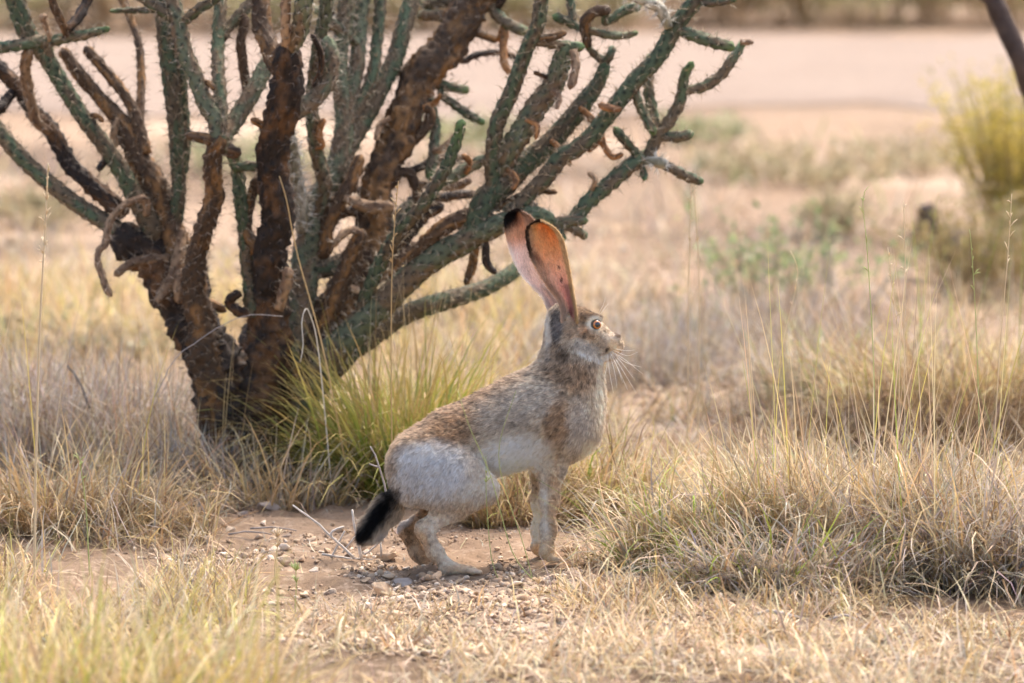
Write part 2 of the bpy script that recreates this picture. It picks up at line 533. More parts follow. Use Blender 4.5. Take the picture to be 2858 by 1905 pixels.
    BLOB = [  # px, py, rx, ry, rot deg, colour, strength
        (1250, 1140, 260, 70, -27, lin(150, 124, 98), .9),      # along the back
        (1150, 1215, 60, 60, 0, lin(152, 130, 106), .7),
        (1270, 1200, 95, 50, -20, lin(146, 117, 86), .95),      # brown saddle
        (1420, 1150, 110, 70, -25, lin(160, 147, 132), .8),
        (1500, 1120, 90, 60, 0, lin(166, 154, 140), .8),        # grey shoulder
        (1560, 1180, 38, 85, 8, lin(152, 122, 90), .85),        # brown strip before shoulder
        (1620, 1190, 40, 90, 0, lin(172, 160, 148), .7),
        (1610, 1055, 60, 50, 0, lin(146, 118, 88), .95),        # throat, neck
        (1560, 1030, 60, 40, 0, lin(140, 116, 90), .9),
        (1672, 1110, 13, 110, 0, lin(204, 188, 166), .6),       # pale breast edge
        (1644, 1250, 40, 20, -40, lin(205, 186, 158), .7),
        (1440, 1265, 110, 60, -10, lin(206, 200, 192), .95),    # pale flank
        (1420, 1320, 90, 40, -20, lin(220, 206, 184), .8),
        (1210, 1320, 135, 95, 0, lin(180, 177, 175), .95),      # grey haunch
        (1180, 1260, 60, 30, -20, lin(196, 192, 188), .7),
        (1330, 1370, 80, 40, -20, lin(190, 178, 164), .8),
        (1350, 1310, 50, 40, 0, lin(186, 172, 156), .7),
        (1092, 1290, 22, 70, 0, lin(150, 128, 102), .7),        # rump edge
        (1280, 1432, 70, 20, -30, lin(168, 146, 120), .7, -1),
        (1230, 1470, 60, 30, -30, lin(186, 174, 160), .8, -1),      # shank
        (1168, 1502, 24, 46, -25, lin(176, 146, 112), .9, -1),       # hock
        (1196, 1556, 16, 48, -28, lin(178, 148, 116), .85, -1),
        (1240, 1542, 26, 42, -30, lin(192, 176, 156), .8, -1),
        (1300, 1592, 70, 18, 5, lin(186, 158, 128), .95, -1),       # hind foot
        (1112, 1500, 28, 40, 15, lin(164, 136, 106), .9, 1),       # far hock
        (1150, 1560, 24, 45, 30, lin(160, 134, 106), .85, 1),
        (1160, 1440, 40, 22, 0, lin(158, 132, 104), .8, 1),
        (1552, 1400, 18, 130, 0, lin(174, 146, 114), .9, -1),        # front of foreleg
        (1517, 1420, 15, 140, 0, lin(186, 176, 162), .85, -1),
        (1496, 1420, 22, 170, 0, lin(214, 200, 180), .95, 1),  # pale far foreleg, lightened further in place of the rim light
        (1535, 1540, 30, 36, 0, lin(190, 160, 122), .9, -1),        # forefoot
        (1500, 1540, 20, 30, 0, lin(188, 146, 96), .9, 1),
        (1060, 1430, 75, 33, -53, lin(14, 13, 14), 1.0),        # tail
        (1020, 1485, 40, 26, -50, lin(16, 14, 15), 1.0),
        (1098, 1375, 30, 36, -40, lin(34, 30, 28), .9),
        (1102, 1474, 80, 17, -40, lin(172, 162, 154), .95),      # underside of tail
        (1650, 870, 45, 20, 25, lin(122, 98, 72), .95),         # forehead
        (1620, 880, 26, 36, 0, lin(128, 104, 78), .9),
        (1600, 905, 30, 50, 0, lin(168, 142, 114), .7),
        (1556, 905, 22, 62, 5, lin(92, 88, 88), .85),           # dark nape
        (1532, 930, 9, 80, 0, lin(188, 178, 166), .8),
        (1555, 980, 30, 34, 0, lin(128, 108, 86), .8),
        (1575, 985, 20, 18, 0, lin(96, 76, 56), .7),
        (1632, 920, 16, 14, 0, lin(170, 124, 82), .8),          # rusty behind the eye
        (1692, 922, 10, 24, -40, lin(168, 150, 128), .8),
        (1662, 901, 24, 21, 0, lin(226, 212, 188), 1.0),        # eye ring
        (1640, 935, 34, 14, 15, lin(150, 120, 90), .6),
        (1640, 968, 46, 24, 20, lin(178, 166, 152), .8),        # cheek
        (1645, 993, 50, 8, 22, lin(206, 196, 184), .8),         # jaw line
        (1690, 955, 22, 26, 0, lin(176, 160, 142), .8),
        (1714, 972, 22, 24, 0, lin(206, 176, 138), .95),         # muzzle
        (1690, 997, 26, 10, 0, lin(206, 196, 184), .8),
        (1697, 976, 6, 9, 20, lin(70, 56, 46), .9),             # mouth corner
        (1727, 936, 12, 9, 35, lin(96, 76, 62), .9),            # nose
        (1478, 1045, 12, 9, 0, lin(90, 84, 80), .5),
        (1664, 905, 15, 14, 0, lin(48, 34, 26), 1.0),           # dark lid margin
    ]
    def coat(p):
        px, py = px_of(p)
        wx = (fbm(p * 55, 71) - 0.5) * 24
        wy = (fbm(p * 55, 72) - 0.5) * 24
        soft = np.clip((py - 900) / 300, 0.12, 1)
        px, py = px + wx * soft, py + wy * soft
        base = lin(168, 150, 128)
        c = np.broadcast_to(base, p.shape).copy()
        far_leg = smooth01(p[:, 1], .026, .036) * smooth01(p[:, 2], .105, .085)
        c = c * (1 - far_leg[:, None]) + lin(146, 116, 84) * far_leg[:, None]
        for (bx, by, rx_, ry_, rot, colr, st, *sd_) in BLOB:
            a = R(rot)
            dx, dy = px - bx, py - by
            u = (dx * math.cos(a) + dy * math.sin(a)) / rx_
            v = (-dx * math.sin(a) + dy * math.cos(a)) / ry_
            w = st * np.clip(1.25 - 1.0 * (u * u + v * v), 0, 1)
            if sd_:
                w = w * (far_leg if sd_[0] > 0 else 1 - far_leg)
            c = c * (1 - w[:, None]) + colr * w[:, None]
        lum = c.mean(1, keepdims=True)
        c = lum + (c - lum) * 0.84
        up = 1.36 - .14 * smooth01(py, 1020, 985)[:, None] * smooth01(px, 1560, 1590)[:, None]
        return np.clip(c * np.where(lum > .03, up, 1.0), 0, .80)
    vc = coat(vv)
    # ears : two shells joined into the body mesh
    NS, NT = 26, 60
    def edge(pts):
        pts = np.array(pts, float)
        s = np.r_[0, np.cumsum(np.hypot(*np.diff(pts, axis=0).T))]
        return lambda t: np.stack([np.interp(t * s[-1], s, pts[:, 0]), np.interp(t * s[-1], s, pts[:, 1])], -1)
    EV, EQ, EC, EN = [], [], [], 0
    ear_surf = {}
    def ear(kind, left, right, Y0, Y1, cup, thick, turn):
        nonlocal EN
        t = np.linspace(0, 1, NT) ** 0.9
        A, B = edge(left)(t), edge(right)(t)
        s = np.linspace(0, 1, NS)
        pp = A[:, None] * (1 - s[None, :, None]) + B[:, None] * s[None, :, None]
        # smooth the outlines a little
        for _ in range(2):
            pp[1:-1] = 0.5 * pp[1:-1] + 0.25 * (pp[:-2] + pp[2:])
        wid = np.linalg.norm(B - A, axis=1) / PX
        Yc = Y0 + (Y1 - Y0) * t
        Yd = Yc[:, None] + cup * wid[:, None] * (1 - (2 * s[None] - 1) ** 2) ** 0.7 + turn * wid[:, None] * (s[None] - 0.5)
        F = P(pp[..., 0], pp[..., 1], Yd)
        du = np.gradient(F, axis=1)
        dv = np.gradient(F, axis=0)
        n = np.cross(du, dv)
        n /= np.linalg.norm(n, axis=-1)[..., None] + 1e-12
        if n[..., 1].mean() < 0:
            n = -n
        th = thick * (1 - 0.75 * np.abs(2 * s[None] - 1) ** 3) * (1 - 0.75 * t[:, None] ** 6)
        Bk = F + n * th[..., None]
        i = np.arange(NT * NS).reshape(NT, NS)
        q1 = np.stack([i[:-1, :-1], i[:-1, 1:], i[1:, 1:], i[1:, :-1]], -1).reshape(-1, 4)
        j = i + NT * NS
        q2 = q1[:, ::-1] + NT * NS
        def stitch(a_, b_):
            return np.stack([a_[:-1], a_[1:], b_[1:], b_[:-1]], -1)
        qs = [q1, q2, stitch(i[:, 0], j[:, 0]), stitch(j[:, -1], i[:, -1]), stitch(j[-1], i[-1]), stitch(i[0], j[0])]
        v = np.vstack([F.reshape(-1, 3), Bk.reshape(-1, 3)])
        S_, T_ = np.meshgrid(s, t)
        cf = ear_col(kind, S_, T_, pp, F, 0)
        cb = ear_col(kind, S_, T_, pp, F, 1)
        EV.append(v); EQ.append(np.vstack(qs) + EN); EN += len(v)
        EC.append(np.vstack([cf.reshape(-1, 3), cb.reshape(-1, 3)]))
        ear_surf[kind] = (F, Bk, n, S_, T_)
    def ear_col(kind, S_, T_, pp, F, side):
        nz = 0.5 * fbm(F * 90, 81) + 0.5 * fbm(np.stack([S_ * 11 + 1.5 * np.sin(T_ * 5), T_ * 3.2, 0 * S_], -1), 83, 4)
        def mixc(c, col, w):
            w = np.clip(w, 0, 1)[..., None]
            return c * (1 - w) + np.array(col) * w
        def spot(x, y, r):
            return np.exp(-(((pp[..., 0] - x) ** 2 + (pp[..., 1] - y) ** 2) / r ** 2) ** 2)
        if kind == 'near':
            c = np.broadcast_to(lin(226, 186, 158), F.shape).copy()
            c = mixc(c, lin(206, 152, 144), smooth01(T_, .55, .15) * smooth01(S_, .25, .6))
            c = mixc(c, lin(228, 172, 112), smooth01(T_, .40, .72) * .9)
            c = mixc(c, lin(206, 132, 62), smooth01(T_, .62, .86) * smooth01(S_, .25, .75))
            c = mixc(c, lin(182, 152, 98), smooth01(T_, .66, .84) * smooth01(S_, .5, .1))
            c = mixc(c, lin(196, 156, 122), smooth01(S_, .34, .06) * .8)
            c = mixc(c, lin(208, 184, 166), smooth01(T_, .30, .05) * smooth01(S_, .66, .35))
            c = mixc(c, lin(108, 44, 22), .75 * np.exp(-(((pp[..., 0] - 1498) * .62 - (pp[..., 1] - 722) * .5) / 6) ** 2 - (((pp[..., 0] - 1498) * .5 + (pp[..., 1] - 722) * .8) / 22) ** 2))
            for x, y, r in ((1560, 748, 4.2), (1567, 784, 5.0), (1534, 762, 3)):
                c = mixc(c, lin(60, 14, 14), spot(x, y, r) * (1 if r > 3.5 else .3))
            c = mixc(c, lin(120, 60, 64), smooth01(T_, .2, .04) * np.exp(-((S_ - .62) / .14) ** 2))
            c = mixc(c, lin(196, 168, 126), smooth01(S_, .84, .90))            # furry front rim
            c = mixc(c, lin(36, 24, 16), smooth01(T_, .93, .97) * smooth01(S_, 1.0, .5))
            c = mixc(c, lin(50, 36, 24), smooth01(S_, .09, .03) * smooth01(T_, .5, .7))
            if side:
                c = mixc(c, lin(170, 140, 110), np.full(S_.shape, .5))
                c = mixc(c, lin(20, 14, 12), smooth01(T_, .90, .97))
        else:
            c = np.broadcast_to(lin(238, 218, 208), F.shape).copy()
            c = mixc(c, lin(220, 196, 188), smooth01(T_, .35, .1))
            c = mixc(c, lin(216, 160, 108), smooth01(T_, .60, .76) * .9)
            c = mixc(c, lin(150, 80, 34), smooth01(T_, .78, .88) * smooth01(S_, .75, .35))
            c = mixc(c, lin(170, 138, 116), smooth01(T_, .70, .85) * smooth01(S_, .55, .8))
            c = mixc(c, lin(12, 9, 9), smooth01(T_ + .16 * (.40 - S_), .80, .90) * smooth01(S_, .62, .36))
            c = mixc(c, lin(40, 28, 22), smooth01(T_, .95, .985))
            c = mixc(c, lin(238, 226, 214), smooth01(S_, .10, .02) * smooth01(T_, .74, .6))
            c = mixc(c, lin(236, 222, 212), smooth01(S_, .9, .97) * smooth01(T_, .6, .45))
            if side:
                c = mixc(c, lin(20, 14, 12), smooth01(T_, .85, .95))
        lum = c.mean(-1, keepdims=True)
        c = lum + (c - lum) * (.92 if kind == 'near' else .84)
        return np.clip(c * (1.06 if kind == 'near' else 1.05), 0, 1) * (0.66 + 0.68 * nz[..., None])
    ear('far', [(1545, 915), (1533, 880), (1527, 858), (1519, 836), (1505, 818), (1484, 798), (1457, 770), (1440, 739), (1427, 708), (1417, 674), (1410, 643), (1407, 615), (1412, 600), (1424, 591), (1440, 587)],
        [(1580, 905), (1570, 868), (1560, 846), (1546, 820), (1524, 798), (1510, 767), (1503, 735), (1500, 700), (1502, 670), (1503, 645), (1496, 622), (1482, 604), (1466, 593), (1448, 587)],
        .058, .078, .22, .0028, .2)
    ear('near', [(1568, 905), (1566, 862), (1560, 842), (1545, 820), (1524, 794), (1502, 760), (1481, 718), (1472, 684), (1468, 650), (1470, 636), (1478, 626), (1492, 619), (1503, 617)],
        [(1612, 905), (1608, 862), (1603, 833), (1597, 794), (1589, 746), (1580, 698), (1571, 667), (1557, 643), (1538, 628), (1524, 621), (1512, 617)],
        .024, .030, .26, .0028, -.12)
    nb = len(vv)
    allv = np.vstack([vv] + EV)
    allq = [qq] + [q + nb for q in EQ]
    mi = np.concatenate([np.zeros(len(qq)), np.ones(sum(len(q) for q in EQ))])
    body = mesh_np('body', allv, [np.vstack(allq)], [M_SKIN, M_EAR], root, col=np.vstack([vc] + EC), mat_idx=mi)

    # fur
    tri = np.vstack([qq[:, [0, 1, 2]], qq[:, [0, 2, 3]]])
    ta = 0.5 * np.linalg.norm(np.cross(vv[tri[:, 1]] - vv[tri[:, 0]], vv[tri[:, 2]] - vv[tri[:, 0]]), axis=1)
    tc = vv[tri].mean(1)
    hl_t = hlen[tri].mean(1)
    ny_ = nrm[tri].mean(1)[:, 1]
    dens = ta * np.where(ny_ > 0.35, 0.35, 1.0) * (10.0 / np.clip(hl_t, 4, 14)) ** 0.8
    N = 190000
    ti = rng.choice(len(tri), N, p=dens / dens.sum())
    r1, r2 = np.sqrt(rng.random(N)), rng.random(N)
    bw = np.stack([1 - r1, r1 * (1 - r2), r1 * r2], -1)
    itp = lambda a: (a[tri[ti]] * bw[..., None]).sum(1) if a.ndim == 2 else (a[tri[ti]] * bw).sum(1)
    rp, rn, rc, rl = itp(vv), itp(nrm), itp(comb), itp(hlen)
    keep = np.ones(N, bool)
    for sgn in (-1, 1):
        keep &= np.linalg.norm(rp - eyeP[sgn], axis=1) > 0.0086
    rp, rn, rc, rl = rp[keep], rn[keep], rc[keep], rl[keep]
    N = len(rp)
    rn /= np.linalg.norm(rn, axis=1)[:, None]
    tang = rc - rn * (rc * rn).sum(1)[:, None]
    tang /= np.linalg.norm(tang, axis=1)[:, None] + 0.15
    clump = np.stack([fbm(rp * 190, 91 + k, 2) - 0.5 for k in range(3)], -1) * 1.35
    L = 0.58 * rl * 1e-3 * (0.65 + 0.6 * rng.random(N)) * (0.85 + 0.5 * (fbm(rp * 60, 95) - 0.3))
    d0 = rn * 0.55 + tang * 0.75 + clump * 0.55 + rng.normal(0, .16, (N, 3))
    d0 /= np.linalg.norm(d0, axis=1)[:, None]
    d1 = rn * 0.22 + tang * 1.0 + clump * 0.8 + rng.normal(0, .22, (N, 3)) + np.array([0, 0, -0.12])
    d1 /= np.linalg.norm(d1, axis=1)[:, None]
    ts = np.array([0, .35, .7, 1.0])
    pos = rp[:, None] - rn[:, None] * 0.0006 + L[:, None, None] * (d0[:, None] * (ts - ts ** 2 / 2)[None, :, None] + d1[:, None] * (ts ** 2 / 2 * 1.3)[None, :, None])
    cc = coat(rp)
    px, py = px_of(rp)
    agouti = smooth01(cc.mean(1), .55, .20)             # brown fur is banded more than the pale fur
    band = rng.random(N)
    nz = fbm(rp * 260, 97, 2)
    k = 1.06 + (band - .5) * (0.35 + .6 * agouti) + (nz - .5) * (.95 + 1.3 * agouti)
    cc = cc * np.clip(k, .25, 1.9)[:, None]
    tip = np.clip(cc * (1.12 + .25 * rng.random(N))[:, None] + 0.012, 0, .85)
    black = (cc.mean(1) < .02)
    tip[black] = cc[black]
    rootc = cc * 0.85
    colr = np.ones((N, 4, 4), np.float32)
    for q_, w in enumerate((0, .3, .75, 1)):
        colr[:, q_, :3] = rootc * (1 - w) + tip * w
    rad = np.array([.00024, .00024, .00018, .00005])[None] * (0.8 + 0.5 * rng.random(N))[:, None]
    # short fringe on the ears' rims and backs
    hp, hd, hc, hL = [], [], [], []
    for kind in ('near', 'far'):
        F, Bk, n, S_, T_ = ear_surf[kind]
        colF = EC[1 if kind == 'near' else 0][:NT * NS].reshape(NT, NS, 3)
        for side, col_i in ((-1, 0), (1, NS - 1)):
            m = 1300
            tt = rng.random(m) * (NT - 1)
            i0 = np.minimum(tt.astype(int), NT - 2)
            fr = (tt - i0)[:, None]
            off = (rng.random(m) ** 2 * 3.0)
            ci = np.clip(col_i - side * off.astype(int), 0, NS - 1)
            p = F[i0, ci] * (1 - fr) + F[i0 + 1, ci] * fr
            outw = F[i0, col_i] - F[i0, col_i - side * 3]
            outw /= np.linalg.norm(outw, axis=1)[:, None] + 1e-9
            up = F[i0 + 1, col_i] - F[i0, col_i]
            up /= np.linalg.norm(up, axis=1)[:, None] + 1e-9
            hp.append(p); hd.append(outw * .55 + up * .8 + rng.normal(0, .25, (m, 3)))
            hc.append(colF[i0, col_i] * (0.8 + .5 * rng.random(m))[:, None]); hL.append(.0025 + .003 * rng.random(m))
        m = 900      # tip
        si = rng.integers(0, NS, m)
        hp.append(F[NT - 1 - rng.integers(0, 3, m), si]); hd.append(np.array([-.2, 0, 1]) + rng.normal(0, .4, (m, 3)))
        hc.append(colF[-2, si] * .9); hL.append(.002 + .002 * rng.random(m))
        m = 5200     # soft down over the ear
        i0 = (rng.random(m) * (NT - 4)).astype(int)
        si = rng.integers(1, NS - 1, m)
        fr = rng.random((m, 1))
        up = F[i0 + 3, si] - F[i0, si]
        up /= np.linalg.norm(up, axis=1)[:, None] + 1e-9
        hp.append(F[i0, si] * (1 - fr) + F[i0 + 1, np.minimum(si + 1, NS - 1)] * fr)
        hd.append(up - n[i0, si] * .30 + rng.normal(0, .22, (m, 3)))
        hc.append(colF[i0, si] * (0.7 + .7 * rng.random(m))[:, None]); hL.append(.002 + .003 * rng.random(m))
        # base tuft hiding where the ear leaves the head
        m = 5200
        i0 = (rng.random(m) ** 1.5 * NT * .30).astype(int)
        si = np.where(rng.random(m) < .5, rng.integers(0, 8, m), rng.integers(NS - 9, NS, m))
        hp.append(F[i0, si]); 
        up = F[np.minimum(i0 + 2, NT - 1), si] - F[i0, si]
        up /= np.linalg.norm(up, axis=1)[:, None] + 1e-9
        hd.append(up + np.array([0, -.35, 0]) + rng.normal(0, .2, (m, 3)))
        hc.append(colF[i0, si] * (0.8 + .4 * rng.random(m))[:, None]); hL.append(.004 + .005 * rng.random(m))
    hp, hd, hc, hL = np.vstack(hp), np.vstack(hd), np.vstack(hc), np.concatenate(hL)
    hd /= np.linalg.norm(hd, axis=1)[:, None]
    pos2 = hp[:, None] + hd[:, None] * (hL[:, None] * ts[None])[..., None]
    col2 = np.ones((len(hp), 4, 4), np.float32)
    col2[..., :3] = hc[:, None]
    rad2 = np.broadcast_to(np.array([.0002, .00018, .00012, .00004]), (len(hp), 4))
    pos, colr, rad = np.vstack([pos, pos2]), np.vstack([colr, col2]), np.vstack([rad, rad2])
    hcv = bpy.data.hair_curves.new('fur')
    hcv.add_curves([4] * len(pos))
    hcv.attributes['position'].data.foreach_set('vector', pos.astype(np.float32).ravel())
    ra = hcv.attributes.get('radius') or hcv.attributes.new('radius', 'FLOAT', 'POINT')
    ra.data.foreach_set('value', rad.astype(np.float32).ravel())
    hcv.attributes.new('col', 'FLOAT_COLOR', 'POINT').data.foreach_set('color', colr.astype(np.float32).ravel())
    hcv.materials.append(M_FUR)
    fo = bpy.data.objects.new('fur', hcv)
    COL.objects.link(fo)
    fo.parent = root

    # eyes: amber iris, black pupil, glossy
    m, nt, out = newmat('eye_iris')
    b = nt.nodes.new('ShaderNodeBsdfPrincipled')
    b.inputs['Roughness'].default_value = 0.08
    b.inputs['Coat Weight'].default_value = 1.0
    b.inputs['Coat Roughness'].default_value = 0.02
    at = nt.nodes.new('ShaderNodeAttribute')
    at.attribute_name = 'Col'
    nt.links.new(at.outputs['Color'], b.inputs['Base Color'])
    nt.links.new(b.outputs[0], out.inputs[0])
    for sgn in (-1, 1):
        r = 0.0070
        c = eyeP[sgn] + np.array([0.0004, -sgn * -0.0006, 0])
        look = np.array([0.26, sgn * 1.0, 0.04])
        look /= np.linalg.norm(look)
        th = np.linspace(0, np.pi, 40)
        e1 = np.cross(look, [0, 0, 1]); e1 /= np.linalg.norm(e1)
        e2 = np.cross(e1, look)
        ph = np.linspace(0, 2 * np.pi, 48, endpoint=False)
        TH, PH = np.meshgrid(th, ph, indexing='ij')
        vtx = c + r * (np.cos(TH)[..., None] * look + np.sin(TH)[..., None] * (np.cos(PH)[..., None] * e1 + np.sin(PH)[..., None] * e2))
        deg = np.degrees(TH)
        cl = np.zeros(vtx.shape)
        iris = lin(176, 104, 40) * (0.75 + .5 * vnoise(np.stack([PH * 9, TH * 6, 0 * TH], -1), 5))[..., None]
        cl[:] = iris
        dk = smooth01(deg, 30, 22)[..., None]
        cl = cl * (1 - dk) + lin(150, 78, 26) * dk
        rim = smooth01(deg, 56, 64)[..., None]
        cl = cl * (1 - rim) + lin(24, 14, 10) * rim
        i = np.arange(40 * 48).reshape(40, 48); j = np.roll(i, -1, 1)
        q = np.stack([i[:-1], i[1:], j[1:], j[:-1]], -1).reshape(-1, 4)
        eo = mesh_np('eye', vtx.reshape(-1, 3), [q], m, root, col=cl.reshape(-1, 3))
        # pupil: a cap a hair's breadth proud of the eyeball
        th = np.linspace(0, R(33), 8)
        TH, PH = np.meshgrid(th, ph, indexing='ij')
        rr = r + 0.0001
        vtx = c + rr * (np.cos(TH)[..., None] * look + np.sin(TH)[..., None] * (np.cos(PH)[..., None] * e1 + np.sin(PH)[..., None] * e2))
        i = np.arange(8 * 48).reshape(8, 48); j = np.roll(i, -1, 1)
        q = np.stack([i[:-1], i[1:], j[1:], j[:-1]], -1).reshape(-1, 4)
        mesh_np('pupil', vtx.reshape(-1, 3), [q], m, eo, col=np.broadcast_to(np.array([.006, .006, .008]), (8 * 48, 3)))
    # whiskers
    wcol = lin(236, 228, 214)
    wk = [((1705, 976), (1745, 1010), (1790, 1024)), ((1705, 978), (1738, 1015), (1772, 1060)), ((1702, 980), (1726, 1030), (1752, 1088)),
          ((1700, 982), (1716, 1040), (1722, 1082)), ((1698, 985), (1700, 1030), (1712, 1096)), ((1706, 974), (1750, 992), (1780, 982)),
          ((1704, 980), (1730, 1020), (1775, 1095)), ((1696, 984), (1694, 1020), (1686, 1060)), ((1708, 970), (1742, 978), (1770, 976)),
          ((1703, 979), (1740, 1000), (1796, 1045)), ((1701, 981), (1722, 1022), (1738, 1068))]
    for k_, (a, b_, c_) in enumerate(wk):
        for sgn in (-1, 1):
            if sgn == 1 and k_ % 2:
                continue
            y0 = .046 + sgn * .013
            pts = spline(np.array([P(*a, y0), P(*b_, y0 + sgn * .012), P(*c_, y0 + sgn * .028)]), .006)
            v, q, t = tube_arrays(pts, np.linspace(.00034, .00010, len(pts)), 5)
            mesh_np('whisker', v, [q, t], M_SPINE, root, col=np.broadcast_to(wcol, v.shape))
    for a, b_, c_ in (((1672, 872), (1684, 850), (1690, 830)), ((1676, 876), (1690, 856), (1700, 846))):
        pts = spline(np.array([P(*a, .030), P(*b_, .024), P(*c_, .02)]), .006)
        v, q, t = tube_arrays(pts, np.linspace(.00030, .00010, len(pts)), 5)
        mesh_np('whisker', v, [q, t], M_SPINE, root, col=np.broadcast_to(wcol, v.shape))
    return root
hare()

# ------------------------------------------------------------------ the tree cholla
GREEN, GREY, BROWN, DARK, PALE, ORANGE, WOOL = range(7)
CACT = {   # main colour, patch colour, amount of patch, areole colour, spine colour
    GREEN: ((.088, .112, .064), (.135, .098, .062), .58, (.015, .014, .010), (.46, .36, .24)),
    GREY: ((.13, .14, .085), (.17, .115, .07), .52, (.015, .013, .010), (.46, .38, .28)),
    BROWN: ((.090, .055, .033), (.26, .135, .055), .40, (.02, .015, .012), (.30, .22, .15)),
    DARK: ((.036, .025, .019), (.12, .062, .030), .40, (.012, .01, .01), (.16, .11, .08)),
    PALE: ((.32, .205, .12), (.17, .10, .06), .50, (.05, .03, .02), (.46, .36, .26)),
    ORANGE: ((.40, .185, .07), (.20, .10, .05), .50, (.05, .03, .02), (.46, .32, .2)),
    WOOL: ((.36, .32, .25), (.20, .18, .12), .45, (.10, .09, .07), (.66, .60, .50)),
}
